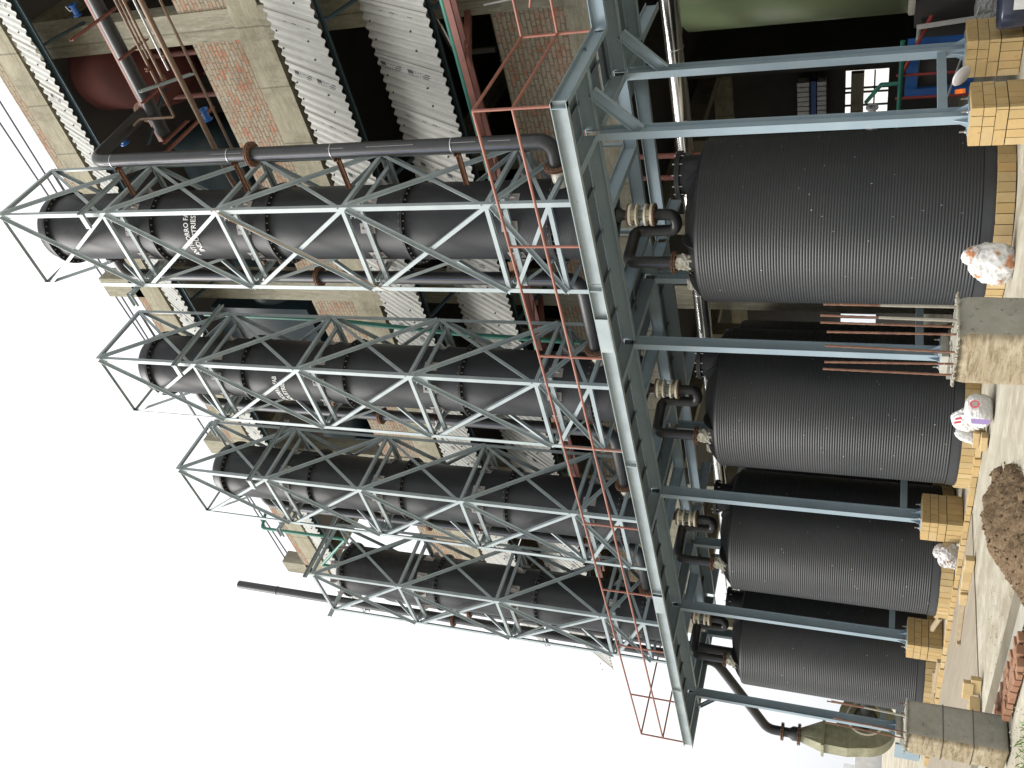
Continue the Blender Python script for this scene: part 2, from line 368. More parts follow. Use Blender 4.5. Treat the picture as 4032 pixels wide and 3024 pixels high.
for k in range(900):
    u = random.uniform(-1.08, 1.08); v = random.uniform(-1.1, 1.1)
    if math.hypot(u, v) > 1.08: continue
    x, y, z = soil(u, v); z = max(z, 0); s_ = random.uniform(.006, .024) * random.uniform(.5, 1)
    mt = Matrix.Translation((x, y, z + s_ * .2)) @ Matrix.Rotation(random.uniform(0, 3), 4, Vector((random.random(), random.random(), random.random() + .1)))
    sp.obox(mt, s_ * 1.4, s_, s_ * .9)
single('soil_heap', sp, 'soil', 'low heap of loose brown soil on the concrete in front of the tanks', 'soil heap', kind='stuff')
# ------------------------------------------------------------------ steel platform
ZT, ZB = 4.954, 4.754
CX = [1.085, -2.414, -5.909, -9.472, -13.0]
ROWY = [-.136, 1.46, 2.46]
PX1, PX0, PY0 = 2.02, -13.78, -1.108
plat = thing('steel_platform', 'long blue grey steel platform on slender columns carrying the four lattice towers', 'platform', (-5.9, .6, 0))
# front edge channels, in welded lengths with lap plates
def chan(p, q, up=(0, 0, 1), side=1, b=.075, h=.2, mat='steel'):
    m = MB(); m.bar(p, q, Cp(b, h, .009, side), up); m.build('edge_channel', mat, plat)
zc = (ZT + ZB) / 2
xs = [PX1, -.6, -4.1, -7.6, -11.15, PX0]
for i in range(len(xs) - 1):
    m = MB(); m.bar((xs[i + 1] + .004, PY0 + .075, zc), (xs[i] - .004, PY0 + .075, zc), Cp(.075, .2, .009, 1), (0, 0, 1))
    if i: m.box((xs[i] - .09, PY0 + .01, ZB + .012), (xs[i] - .075, PY0 + .066, ZT - .012))
    m.build('edge_channel', 'steel', plat)
for x0, x1 in ((-1.75, -1.15), (-8.3, -7.75)):
    m = MB(); m.box((x0, PY0 - .004, ZB + .01), (x1, PY0 - .0005, ZT - .012)); m.build('lap_plate', 'steel', plat)
YB = .862
m = MB(); m.bar((PX1 - .075, PY0 + .002, zc), (PX1 - .075, YB, zc), Cp(.075, .2, .009, 1), (0, 0, 1)); m.build('edge_channel', 'steel_blue', plat)
m = MB(); m.bar((PX1 - .07, YB + .07, zc), (9.0, YB + .07, zc), Cp(.075, .2, .009, 1), (0, 0, 1)); m.build('edge_channel', 'steel_blue', plat)
m = MB(); m.bar((PX0 + .075, 2.5, zc), (PX0 + .075, PY0 + .08, zc), Cp(.075, .2, .009, 1), (0, 0, 1)); m.build('edge_channel', 'steel_blue', plat)
m = MB(); m.box((1.2, .0, .0), (1.22, .01, .01))
# main beams
for y in ROWY:
    xa = PX1 - .08 if y < YB else 9.0
    prev = PX0 + .08
    for x in CX[::-1] + [xa]:
        m = MB(); m.bar((prev, y, zc), (x - (0 if x == xa else .055), y, zc), Ip(.1, .2)); m.build('beam', 'steel_blue', plat); prev = x + .055
for x in CX:
    for y0, y1 in ((PY0 + .07, ROWY[0] - .052), (ROWY[0] + .052, ROWY[1] - .052), (ROWY[1] + .052, ROWY[2] - .052), (ROWY[2] + .052, 3.7)):
        m = MB(); m.bar((x, y0, zc), (x, y1, zc), Ip(.1, .2)); m.build('beam', 'steel_blue', plat)
TX = [0, -3.52, -7.04, -10.56]
for x in TX:                                    # tower seats
    for xx in (x - .04, x - 1.56):
        m = MB(); m.bar((xx, ROWY[0] + .052, zc), (xx, ROWY[1] - .052, zc), Ip(.1, .2)); m.build('seat_beam', 'steel_blue', plat)
# plates with angle stiffeners beneath
def plate(x0, x1, y0, y1, nst=5, along='y'):
    m = MB(); m.box((x0, y0, ZT - .004), (x1, y1, ZT + .004))
    if along == 'y':
        for i in range(1, nst):
            x = x0 + (x1 - x0) * i / nst; m.bar((x, y0 + .03, ZT - .05), (x, y1 - .03, ZT - .05), Lq(.05, .006, 1, 1))
        ym = (y0 + y1) / 2
        m.bar((x0 + .02, ym, ZT - .05), (x1 - .02, ym, ZT - .05), Lq(.05, .006, 1, 1))
    m.build('deck_plate', 'deck', plat)
segs = [PX1 - .02] + CX + [PX0 + .02]
for a, b in zip(segs[:-1], segs[1:]): plate(b + .055, a - .055, PY0 + .09, ROWY[0] - .055, max(2, int((a - b) / .62)))
plate(CX[0] + .055, PX1 - .02, ROWY[0] + .055, YB - .02, 2)
plate(CX[0] + .055, 9.0, YB + .08, ROWY[1] - .055, 9)
plate(.35, 9.0, ROWY[1] + .055, ROWY[2] - .055, 9)
for a, b in zip([.25] + TX[1:] + [PX0 + .1], [None] * 5): pass
for i, x in enumerate(TX):
    left = x - 1.75; nxt = (TX[i + 1] + .2) if i < 3 else PX0 + .1
    plate(nxt, left, ROWY[0] + .055, ROWY[1] - .055, 3)
for i in range(5):
    a, b = segs[i + 1], segs[i + 2] if i + 2 < len(segs) else PX0 + .1
    if i in (1, 3): plate(b + .055, a - .055, ROWY[1] + .055, ROWY[2] - .055, 4)
# columns
for i, x in enumerate(CX):
    for j, y in enumerate(ROWY[:2]):
        zb = .583
        m = MB(); m.bar((x, y, zb + .012), (x, y, ZB), Ip(.1, .2, .012, .009), (0, 1, 0)); c = m.build('column', 'steel_blue', plat)
        m = MB(); m.box((x - .15, y - .17, zb), (x + .15, y + .17, zb + .012)); m.build('base_plate', 'steel_blue', c)
        for sx in (-1, 1):
            m = MB(); m.add([(x + sx * .055, y - .003, zb + .013), (x + sx * .14, y - .003, zb + .013), (x + sx * .055, y - .003, zb + .16), (x + sx * .055, y + .003, zb + .013), (x + sx * .14, y + .003, zb + .013), (x + sx * .055, y + .003, zb + .16)], [(0, 1, 2), (5, 4, 3), (0, 3, 4, 1), (1, 4, 5, 2), (2, 5, 3, 0)]); m.build('gusset', 'steel_blue', c)
            m = MB(); m.add([(x - .003, y + sx * .101, zb + .013), (x - .003, y + sx * .165, zb + .013), (x - .003, y + sx * .101, zb + .16), (x + .003, y + sx * .101, zb + .013), (x + .003, y + sx * .165, zb + .013), (x + .003, y + sx * .101, zb + .16)], [(0, 1, 2), (5, 4, 3), (0, 3, 4, 1), (1, 4, 5, 2), (2, 5, 3, 0)]); m.build('gusset', 'steel_blue', c)
        if j == 0:
            for sx in (-1, 1):
                for sy in (-1, 1):
                    m = MB(); m.tube([(x + sx * .12, y + sy * .14, zb + .01), (x + sx * .12, y + sy * .14, zb + .085)], .011, 8); m.lathe((x + sx * .12, y + sy * .14, zb + .013), [(.02, 0), (.02, .02), (.001, .02)], 6)
                    m.build('anchor_bolt', 'bolt', c)
    m = MB(); m.bar((x, ROWY[0] + .1, .84), (x, ROWY[1] - .1, .84), rect(.05, .1)); m.build('tie_beam', 'steel_blue', plat)
for y in (ROWY[0], ROWY[1]):
    m = MB(); p = Vector((1.66, y, 4.75)); q = Vector((1.12, y, 4.22)); a = (q - p).normalized(); up = Vector((a.z, 0, -a.x))
    m.bar(p, q, [(x, yy) for x, yy in Cp(.06, .15, .008, -1)], up); m.build('knee_brace', 'steel_blue', plat)
m = MB(); p = Vector((-13.6, ROWY[0], 4.75)); q = Vector((-13.04, ROWY[0], 4.3)); a = (q - p).normalized(); up = Vector((a.z, 0, -a.x))
m.bar(p, q, Cp(.05, .09, .008, -1), up); m.build('knee_brace', 'steel_blue', plat)
m = MB(); m.box((-14.0, ROWY[0] - .05, ZB + .0), (-13.9, ROWY[0] + .05, ZB + .01))
# handrail: posts and two rails
RX = [1.98, .04, -1.89, -3.83, -5.80, -7.79, -9.75, -11.74, -13.56]
rail = MB()
def rbar(name, p, q, r=.019):
    m = MB(); m.tube([p, q], r, 10); m.build(name, 'primer', hand)
hand = thing('handrail', 'thin red primed pipe handrail along the front edge of the platform', 'handrail', (RX[0], PY0, ZT))
ZR, ZM = 5.913, 5.415
yr = PY0 + .02
for x in RX: rbar('post', (x, yr, ZT - .01), (x, yr, ZR))
for z in (ZR, ZM):
    for a, b in zip(RX[:-1], RX[1:]): rbar('rail', (a, yr, z), (b, yr, z))
    rbar('rail', (RX[0], yr, z), (RX[0], YB, z)); rbar('rail', (RX[0], YB, z), (9, YB, z)); rbar('rail', (RX[-1], yr, z), (RX[-1], 2.4, z))
for p in ((RX[0], YB), (3.3, YB), (4.9, YB), (RX[-1], .9), (RX[-1], 2.4)): rbar('post', (p[0], p[1], ZT), (p[0], p[1], ZR))
rbar('rail', (2.35, YB + .02, 5.72), (3.3, YB + .02, ZM))
# ------------------------------------------------------------------ lattice towers
WX, DY = 1.6, 1.568
LV = [16.29, 13.82, 11.405, 9.025, 6.63, 5.68]
LV4 = [14.0, 11.59, 9.09, 6.59, 5.68]
TOWER_LABELS = ['nearest lattice tower, at the right, with a tan rope tied to its front corner post',
                'second lattice tower from the right, around the column with half hidden white lettering',
                'third lattice tower from the right, standing between the stencilled column and the short tower',
                'shortest lattice tower at the left end of the row, beside the tall black vent pipe']
def make_lattice(levels, label, x0):
    cx, cy = x0 - WX / 2, DY / 2
    t = thing('lattice_tower', label, 'lattice tower', (cx, cy, ZT), 'lattice towers standing on the platform')
    c = [(x0, 0), (x0, DY), (x0 - WX, DY), (x0 - WX, 0)]       # near, right, back, left
    sg = [(-1, 1), (-1, -1), (1, -1), (1, 1)]
    zt = levels[0] + .03
    for (x, y), (sx, sy) in zip(c, sg):
        m = MB(); w, th = .075, .008
        pr = [(0, 0), (w * sx, 0), (w * sx, th * sy), (th * sx, th * sy), (th * sx, w * sy), (0, w * sy)]
        if sx * sy < 0: pr = pr[::-1]
        vs = [(x + a, y + b, z) for z in (ZT, zt) for a, b in pr]
        m.add(vs, [(i, (i + 1) % 6, (i + 1) % 6 + 6, i + 6) for i in range(6)] + [(5, 4, 3, 2, 1, 0), (6, 7, 8, 9, 10, 11)])
        m.build('corner_post', 'steel', t)
    faces = [(3, 0, Vector((0, -1, 0))), (0, 1, Vector((1, 0, 0))), (1, 2, Vector((0, 1, 0))), (2, 3, Vector((-1, 0, 0)))]
    for fi, (a, b, n) in enumerate(faces):
        A = Vector((c[a][0], c[a][1], 0)); B = Vector((c[b][0], c[b][1], 0)); d = (B - A).normalized()
        A2 = A + d * .03; B2 = B - d * .03
        for k, z in enumerate(levels):
            m = MB(); p = A2 + Vector((0, 0, z)) - n * .009; q = B2 + Vector((0, 0, z)) - n * .009
            w, th = .065, .007
            m.bar(p, q, [(x, y) for x, y in Lq(w, th, -1, -1)], n); m.build('cross_member', 'steel', t)
        for k in range(len(levels) - 1):
            zu, zl = levels[k], levels[k + 1]; gap = .05
            w, th = .06, .007
            # outer diagonal: from the post nearer the camera side at the top to the other at the bottom
            if fi in (0, 2): P, Q = (B2, A2)
            else: P, Q = (A2, B2)
            m = MB(); m.bar(P + Vector((0, 0, zu - gap)) + n * .001, Q + Vector((0, 0, zl + gap)) + n * .001, Lq(w, th, -1 if fi in (0, 2) else 1, 1), n); m.build('diagonal_brace', 'steel', t)
            m = MB(); m.bar(Q + Vector((0, 0, zu - gap)) - n * .010, P + Vector((0, 0, zl + gap)) - n * .010, Lq(w, th, 1, -1), n); m.build('diagonal_brace', 'steel', t)
    for k, z in enumerate(levels[1:-1]) if len(levels) == 6 else enumerate(levels[1:-1]):
        zz_ = z - .10; r = .63
        for s_ in (-1, 1):
            m = MB(); m.bar((cx + s_ * r, .02, zz_), (cx + s_ * r, DY - .02, zz_), Cp(.05, .075, .007, -s_)); m.build('guide_beam', 'steel', t)
            m = MB(); m.bar((x0 - WX + .02, cy + s_ * r, zz_ - .078), (x0 - .02, cy + s_ * r, zz_ - .078), Cp(.05, .075, .007, s_)); m.build('guide_beam', 'steel', t)
    z = 14.15 if len(levels) == 6 else 14.10
    for sx, ya, yb in ((1, -.16, 1.72), (-1, -.16, 1.3)):
        X = x0 + .05 if sx > 0 else x0 - WX - .05
        m = MB(); m.bar((X, ya, z), (X, yb, z), Cp(.05, .1, .007, sx)); m.build('bracket_arm', 'steel', t)
        if len(levels) == 6:
            m = MB(); m.bar((X + .03, ya, z - .02), (X - .26, ya, z - .02), Cp(.05, .1, .007, sx)); m.build('bracket_arm', 'steel', t)
    return t
def lean(o, tx, ty, z0=ZT):
    dz = z0 - 1.38
    o.rotation_euler = (-ty, tx, 0); o.location.x += tx * dz; o.location.y += ty * dz
T1 = make_lattice(LV, TOWER_LABELS[0], 0.0)
lat = [T1]
for i, x in ((1, -3.52), (2, -7.042)):
    t = copy_tree(T1, Vector((x - .8, DY / 2, ZT))); t['label'] = TOWER_LABELS[i]; lat.append(t)
lat.append(make_lattice(LV4, TOWER_LABELS[3], -10.563))
LEAN = [(-.004, .003), (-.002, .001), (-.002, .005), (.005, -.007)]
for t, (a, b) in zip(lat, LEAN): lean(t, a, b)

# ------------------------------------------------------------------ scrubber columns
CYL = ['nearest tall black scrubber column, white stencilled lettering crossed by its tower brace',
       'second black scrubber column from the right, with white stencilled lettering wrapping round its left side',
       'third black scrubber column from the right, tall and unlettered inside its lattice tower',
       'short black scrubber column at the left end, without lettering']
FL = [15.42, 13.04, 10.70, 8.27, 5.85]
FL4 = [13.48, 10.90, 8.36, 5.83]
def flange_ring(p, c, z, r0, r1, nb=32, name='flange'):
    m = MB(); x, y = c
    for zz_, mat in ((z - .022, 0), (z + .002, 0)):
        m.lathe((x, y, zz_), [(r0, 0), (r1, 0)], 64, smooth=False); m.lathe((x, y, zz_), [(r1, 0), (r1, .02)], 64); m.lathe((x, y, zz_), [(r1, .02), (r0, .02)], 64, smooth=False)
    m.k = 1
    for k in range(nb):
        a = 2 * math.pi * (k + .5) / nb; rr = (r0 + r1) / 2 + .004
        m.lathe((x + rr * math.cos(a), y + rr * math.sin(a), z - .05), [(.001, 0), (.013, 0), (.013, .028), (.001, .028)], 6, smooth=False)
        m.lathe((x + rr * math.cos(a), y + rr * math.sin(a), z + .022), [(.013, 0), (.013, .02), (.001, .02)], 6, smooth=False)
    return m.build(name, ['hdpe', 'bolt'], p)
# fine ribs on the wound shells: real relief via bump
def shell_mat():
    m, n, b = new_mat('wound_black_shell'); v = world_co(n)
    c = mixc(n, ramp(n, noise(n, v, 1.2, 6, .6), [(.35, 0), (.7, 1)]), (.017, .0185, .021), (.026, .0275, .030))
    v3 = world_co(n, (4, 4, 1.2)); c = mixc(n, ramp(n, noise(n, v3, 9, 3, .7), [(.69, 0), (.72, .5)]), c, (.10, .10, .10))
    c = mixc(n, ramp(n, noise(n, v, 24, 5, .8), [(.70, 0), (.74, .6)]), c, (.22, .22, .21))
    n.links.new(c, b.inputs['Base Color']); b.inputs['Roughness'].default_value = .46
    w = N(n, 'TexWave', Scale=13.0); w.bands_direction = 'Z'; w.inputs['Distortion'].default_value = 0; n.links.new(v, w.inputs['Vector'])
    bump(n, b, w.outputs['Fac'], .22, .006); b.inputs['Specular IOR Level'].default_value = .35; return m
MT['shell'] = shell_mat()
def make_column(fl, top, label, x0):
    cx, cy = x0 - WX / 2, DY / 2; r = .60
    t = thing('scrubber_column', label, 'scrubber column', (cx, cy, ZT), 'black scrubber columns inside the lattice towers')
    zs = [5.18] + [f for f in fl[::-1]]
    for i in range(len(zs) - 1):
        a, b = zs[i], zs[i + 1]
        m = MB(); pr = [(r, a + (.0 if i == 0 else .024)), (r, b - .45), (r, b - .41), (r, b - .024)]
        if i > 0: pr = [(r, a + .024), (r, b - .72), (r + .004, b - .70), (r + .004, b - .024)]
        m.lathe((cx, cy, 0), pr, 72); m.build('shell', 'shell' if i < 3 else 'hdpe', t)
    m = MB(); m.lathe((cx, cy, 0), [(.09, 4.98), (.3, 5.05), (r - .03, 5.12), (r, 5.18)], 64); m.build('bottom_cone', 'hdpe', t)
    m = MB(); m.lathe((cx, cy, 0), [(r, fl[0] + .024), (r, top - .10), (r - .06, top - .02), (r - .2, top + .05), (.2, top + .1), (.001, top + .11)], 64); m.build('cap', 'hdpe', t)
    for z in fl: flange_ring(t, (cx, cy), z, r, .685, 36)
    for z in (13.82 - .13, 11.40 - .13, 9.02 - .13, 6.62 - .13):
        if z > top: continue
        for k, a in enumerate((-25, 25, 65, 115, 155, 205, 245, 295)):
            m = MB(); ca, sa = math.cos(R(a)), math.sin(R(a)); mt = Matrix.Translation((cx, cy, z)) @ Matrix.Rotation(R(a), 4, 'Z')
            vs = [mt @ Vector(p) for p in ((.6, -.008, -.11), (.6, -.008, .11), (.70, -.008, .05), (.70, -.008, -.02), (.6, .008, -.11), (.6, .008, .11), (.70, .008, .05), (.70, .008, -.02))]
            m.add(vs, [(0, 1, 2, 3), (7, 6, 5, 4), (0, 4, 5, 1), (1, 5, 6, 2), (2, 6, 7, 3), (3, 7, 4, 0)])
            mt2 = mt @ Matrix.Translation((.604, 0, 0)); m.obox(mt2, .008, .16, .26)
            m.build('guide_lug', 'lug', t)
    return t
MT['lug'] = plain('grey_lug', (.33, .31, .30), .6, c2=(.25, .23, .22), sc=7)
c1_ = make_column([15.68, 13.22, 10.79, 8.27, 5.85], 16.02, CYL[0], 0.0); c2_ = make_column(FL, 15.78, CYL[1], -3.52)
t = copy_tree(c2_, Vector((-7.842, DY / 2, ZT))); t['label'] = CYL[2]; cols_ = [c1_, c2_, t]
cols_.append(make_column(FL4, 13.70, CYL[3], -10.563))
def lettering(root, cx, lines, cy=DY / 2):
    for body, z, a0, a1, h in lines:
        tmp, fs, w = text_mesh(body, 1, lambda x, y: (x, y), .014)
        vs = [(cx + .611 * math.cos(R(a0 + (a1 - a0) * x / w)), cy + .611 * math.sin(R(a0 + (a1 - a0) * x / w)), z + y * h / .72) for x, y in tmp]
        m = MB(); m.add(vs, fs)
        # thicken by duplicating slightly further in
        m.build('stencilled_lettering', 'white_mark', root)
lettering(c1_, -.8, [('ANTICORRO FAB', 12.415, -114, -31, .105), ('INDUSTRIES', 12.252, -104, -41, .105)])
lettering(cols_[1], -4.32, [('ANTICORRO FAB', 12.235, -134, -58, .105), ('INDUSTRIES', 12.075, -124, -66, .105)])
for t, (a, b) in zip(cols_, LEAN): lean(t, a, b)
# ------------------------------------------------------------------ storage tanks on brick rings
TKX = [-.79, -4.27, -7.82, -11.36]; TKY = .67; TR = 1.135
def ribbed(r, z0, z1, n, amp=.0105):
    pr = []; h = (z1 - z0) / n
    for i in range(n):
        z = z0 + i * h
        pr += [(r - amp, z), (r - amp * .2, z + h * .2), (r, z + h * .45), (r - amp * .2, z + h * .7), (r - amp, z + h * .97)]
    pr.append((r - amp, z1)); return pr
def tank_mat():
    m, n, b = new_mat('ribbed_black_polyethylene'); v = world_co(n)
    c = mixc(n, ramp(n, noise(n, v, .9, 6, .6), [(.35, 0), (.7, 1)]), (.021, .0235, .026), (.032, .034, .036))
    c = mixc(n, ramp(n, noise(n, world_co(n, (1, 1, .5)), 3.4, 8, .75), [(.55, 0), (.8, .5)]), c, (.045, .044, .041))
    vo = N(n, 'TexVoronoi', Scale=8.0); n.links.new(world_co(n, (1, 1, .45)), vo.inputs['Vector']); vo.inputs['Randomness'].default_value = 1
    c = mixc(n, ramp(n, vo.outputs['Distance'], [(.035, .9), (.05, 0)]), c, (.5, .5, .48))
    n.links.new(c, b.inputs['Base Color']); b.inputs['Roughness'].default_value = .48; b.inputs['Specular IOR Level'].default_value = .4; return m
MT['tank'] = tank_mat()
TL = ['ribbed black tank at the right, nearest the camera, behind the two tall brick plinths',
      'second ribbed black tank from the right, with the printed white sack lying at its foot',
      'third ribbed black tank from the right, with the row of loose yellow bricks before it',
      'leftmost ribbed black tank, next to the khaki blower fan']
def make_tank(label, x, y, r=TR, z0=.194, z1=3.66, ribs=94, detail=True, group='ribbed black storage tanks under the platform'):
    t = thing('storage_tank', label, 'tank', (x, y, z0), group)
    m = MB(); m.lathe((x, y, 0), [(.001, z0), (r + .012, z0), (r + .012, z0 + .03)], 96, smooth=False); m.lathe((x, y, 0), [(r + .012, z0 + .03), (r + .002, z0 + .13)], 96)
    m.lathe((x, y, 0), ribbed(r, z0 + .13, z1 - .02, ribs), 96); m.build('ribbed_shell', 'tank', t)
    m = MB(); m.lathe((x, y, 0), [(r - .010, z1 - .02), (r - .016, z1 + .006), (r - .04, z1 + .018), (.45, z1 + .25), (.38, z1 + .265), (.001, z1 + .27)], 80); m.build('tank_roof', 'hdpe', t)
    if detail:
        m = MB(); hx, hy = x + .60, y + .24
        m.lathe((hx, hy, 0), [(.27, z1 + .02), (.27, z1 + .38)], 40); m.build('manhole', 'hdpe', t)
        m = MB(); m.disc((hx, hy, z1 + .35), .33, .03, 40, hole=.26); m.disc((hx, hy, z1 + .383), .33, .03, 40); m.k = 1
        for k in range(12):
            a = 2 * math.pi * k / 12; m.tube([(hx + .30 * math.cos(a), hy + .30 * math.sin(a), z1 + .31), (hx + .30 * math.cos(a), hy + .30 * math.sin(a), z1 + .445)], .009, 6)
        m.build('manhole_lid', ['hdpe', 'galv'], t)
        for a in (-20, -75, -130, 170, 110, 50):
            m = MB(); mt = Matrix.Translation((x, y, 0)) @ Matrix.Rotation(R(a), 4, 'Z'); k = 9; top_ = []; bt = []
            for i in range(k + 1):
                u = i / k; rr = r - .03 - u * .62; zb_ = z1 + .01 + .21 * u; top_.append((rr, zb_ + .11 * math.sin(math.pi * min(1, u * 1.15)) ** .7 if u < .87 else zb_ + .02)); bt.append((rr, zb_ - .03))
            P = [mt @ Vector((q[0], s_, q[1])) for s_ in (-.012, .012) for q in top_ + bt[::-1]]; n_ = 2 * (k + 1)
            m.add(P, [tuple(range(n_ - 1, -1, -1)), tuple(range(n_, 2 * n_))] + [(i, (i + 1) % n_, (i + 1) % n_ + n_, i + n_) for i in range(n_)])
            m.build('stiffening_fin', 'hdpe', t)
        # spare nozzle at the left rim wrapped in film
        nx_, ny_ = x - .78, y - .42
        m = MB(); m.lathe((nx_, ny_, 0), [(.06, z1 + .02), (.06, z1 + .26)], 20); m.disc((nx_, ny_, z1 + .22), .11, .03, 24); m.build('spare_nozzle', 'flexible', t)
        film(t, (nx_, ny_, z1 + .2), .12, .2, 3)
    return t
def film(parent, c, r, h, seed, n=16, k=9):
    rnd = random.Random(seed); m = MB(); vs = []
    for j in range(k):
        for i in range(n):
            a = 2 * math.pi * i / n; rr = r * (.72 + .34 * rnd.random()) * (1 - .25 * abs(j / (k - 1) - .5)); z = -h * .55 + h * j / (k - 1) + rnd.uniform(-.3, .3) * h / k
            vs.append((c[0] + rr * math.cos(a), c[1] + rr * math.sin(a), c[2] + z))
    m.add(vs, [(j * n + i, j * n + (i + 1) % n, (j + 1) * n + (i + 1) % n, (j + 1) * n + i) for j in range(k - 1) for i in range(n)], False)
    for q in range(7):
        a = rnd.uniform(0, 6.28); p0 = Vector((c[0] + r * math.cos(a), c[1] + r * math.sin(a), c[2] - h * .4)); d = Vector((math.cos(a), math.sin(a), -1.3)).normalized() * rnd.uniform(.06, .17)
        s_ = Vector((-math.sin(a), math.cos(a), 0)) * rnd.uniform(.012, .035); m.add([p0 - s_, p0 + s_, p0 + d + s_ * .3, p0 + d * .6 - s_ * 1.5], [(0, 1, 2, 3)])
    return m.build('torn_film', 'flexible', parent)
tanks = []
for i, x in enumerate(TKX): tanks.append(make_tank(TL[i], x, TKY))
for i, x in enumerate((-6.08, -9.60, -13.12)):
    make_tank(['rear ribbed black tank in shadow, seen between the first and second front tanks', 'rear ribbed black tank in shadow, seen between the second and third front tanks',
               'rear ribbed black tank in shadow, seen between the third and leftmost front tanks'][i], x, 3.25, .98, .2, 3.84, 100, False, 'rear black tanks in the shade')
# brick rings: bricks on end round each tank
RL = ['ring of upright yellow bricks under the nearest black tank', 'ring of upright yellow bricks under the second tank from the right, beside the printed sack',
      'ring of upright yellow bricks under the third tank from the right', 'ring of upright yellow bricks under the leftmost tank']
def brick_ring(label, x, y, r, h, seed):
    rnd = random.Random(seed); m = MB(); n = int(2 * math.pi * (r + .0) / .122)
    m.k = 1; m.lathe((x, y, 0), [(r - .012, 0.0), (r - .012, h - .004), (.01, h - .004)], 64); m.k = 0
    for k in range(n):
        a = 2 * math.pi * (k + .5) / n; w = 2 * math.pi * r / n - .008
        mt = Matrix.Translation((x, y, 0)) @ Matrix.Rotation(a, 4, 'Z') @ Matrix.Translation((r - .035 + rnd.uniform(-.004, .004), 0, h / 2 + .0)) @ Matrix.Rotation(rnd.uniform(-.012, .012), 4, 'X')
        m.obox(mt, .075, w, h - .004 + rnd.uniform(-.004, .004))
    return single('tank_plinth', m, ['ybrick', 'pot'], label, 'brick base', 'round yellow brick bases under the tanks')
for i, x in enumerate(TKX): brick_ring(RL[i], x, TKY, TR + .04, .192, i)
for i, x in enumerate((-6.08, -9.60, -13.12)):
    brick_ring(['ring of yellow bricks in deep shade under the rear tank at the right', 'ring of yellow bricks in deep shade under the middle rear tank', 'ring of yellow bricks in deep shade under the left rear tank'][i], x, 3.25, 1.02, .198, 9 + i)
# ------------------------------------------------------------------ brick plinths under the steel columns
def brick_block(x0, x1, y0, y1, zt, seed, mat_rows=None):
    rnd = random.Random(seed); m = MB(); j = .007
    m.k = 1; m.box((x0 + .014, y0 + .014, .0), (x1 - .014, y1 - .014, zt - .006)); m.k = 0
    def row(z0, z1, lens, off):
        for ax in (0, 1):
            A0, A1 = (x0, x1) if ax == 0 else (y0, y1)
            for side in (0, 1):
                p = A0 - off * (1 if side == 0 else .6); k = 0
                while p < A1 - .02:
                    L = lens[(k + side) % len(lens)]; q = min(p + L, A1); s0 = max(p, A0)
                    if q - s0 > .015:
                        e = rnd.uniform(-.002, .003)
                        if ax == 0:
                            yy = (y0 - e, y0 + .06) if side == 0 else (y1 - .06, y1 + e); m.box((s0 + j / 2, yy[0], z0 + j / 2), (q - j / 2, yy[1], z1 - j / 2))
                        else:
                            xx = (x0 - e, x0 + .06) if side == 0 else (x1 - .06, x1 + e)
                            m.box((xx[0], s0 + j / 2 + (.0605 if s0 == A0 else 0), z0 + j / 2), (xx[1], q - j / 2 - (.0605 if q == A1 else 0), z1 - j / 2)) if q - s0 > .05 else None
                    p += L; k += 1
    c = (zt - .232) / 3
    row(0, .228, [.118, .098, .118, .108], .03)
    for i in range(3): row(.232 + i * c, .232 + (i + 1) * c, [[.235, .235], [.115, .235], [.235, .12]][i % 3], [.05, .12, .0][i])
    m.box((x0 + .01, y0 + .01, zt - .01), (x1 - .01, y1 - .01, zt))
    return m
PL = ['tall yellow brick plinth carrying the nearest column of the front row', 'tall yellow brick plinth in the front row, hidden behind the concrete pedestal with rusty bars',
      'tall yellow brick plinth between the second and third tanks from the right', 'tall yellow brick plinth between the third and leftmost tanks, with broken brick at its foot',
      'tall yellow brick plinth at the left end of the front row']
PLB = ['tall yellow brick plinth of the rear row, beside the black plastic tub', None, None, None, None]
for i, x in enumerate(CX):
    if i in (1, 4):
        m = MB(); m.k = 1; m.box((x - .2, -.42, 0), (x + .2, .12, .50)); m.k = 0; m.box((x - .17, -.38, .50), (x + .17, .09, .583)); single('concrete_plinth', m, ['grout', 'conc_smooth'], ['', 'grouted concrete plinth under the second front column', '', '', 'grouted concrete plinth under the leftmost front column'][i], 'plinth', 'small plinths under the platform columns')
    else:
        single('brick_plinth', brick_block(x - .205, x + .245, -.44, .14, .583, i), ['ybrick', 'pot'], PL[i], 'brick plinth', 'small plinths under the platform columns')
    single('brick_plinth', brick_block(x - .22, x + .24, 1.15, 1.74, .583, i + 20), ['ybrick', 'pot'],
           PLB[i] or 'yellow brick plinth of the rear row, in shade behind the %s front tanks' % ['', 'first and second', 'second and third', 'third and leftmost', 'leftmost'][i], 'brick plinth', 'small plinths under the platform columns')
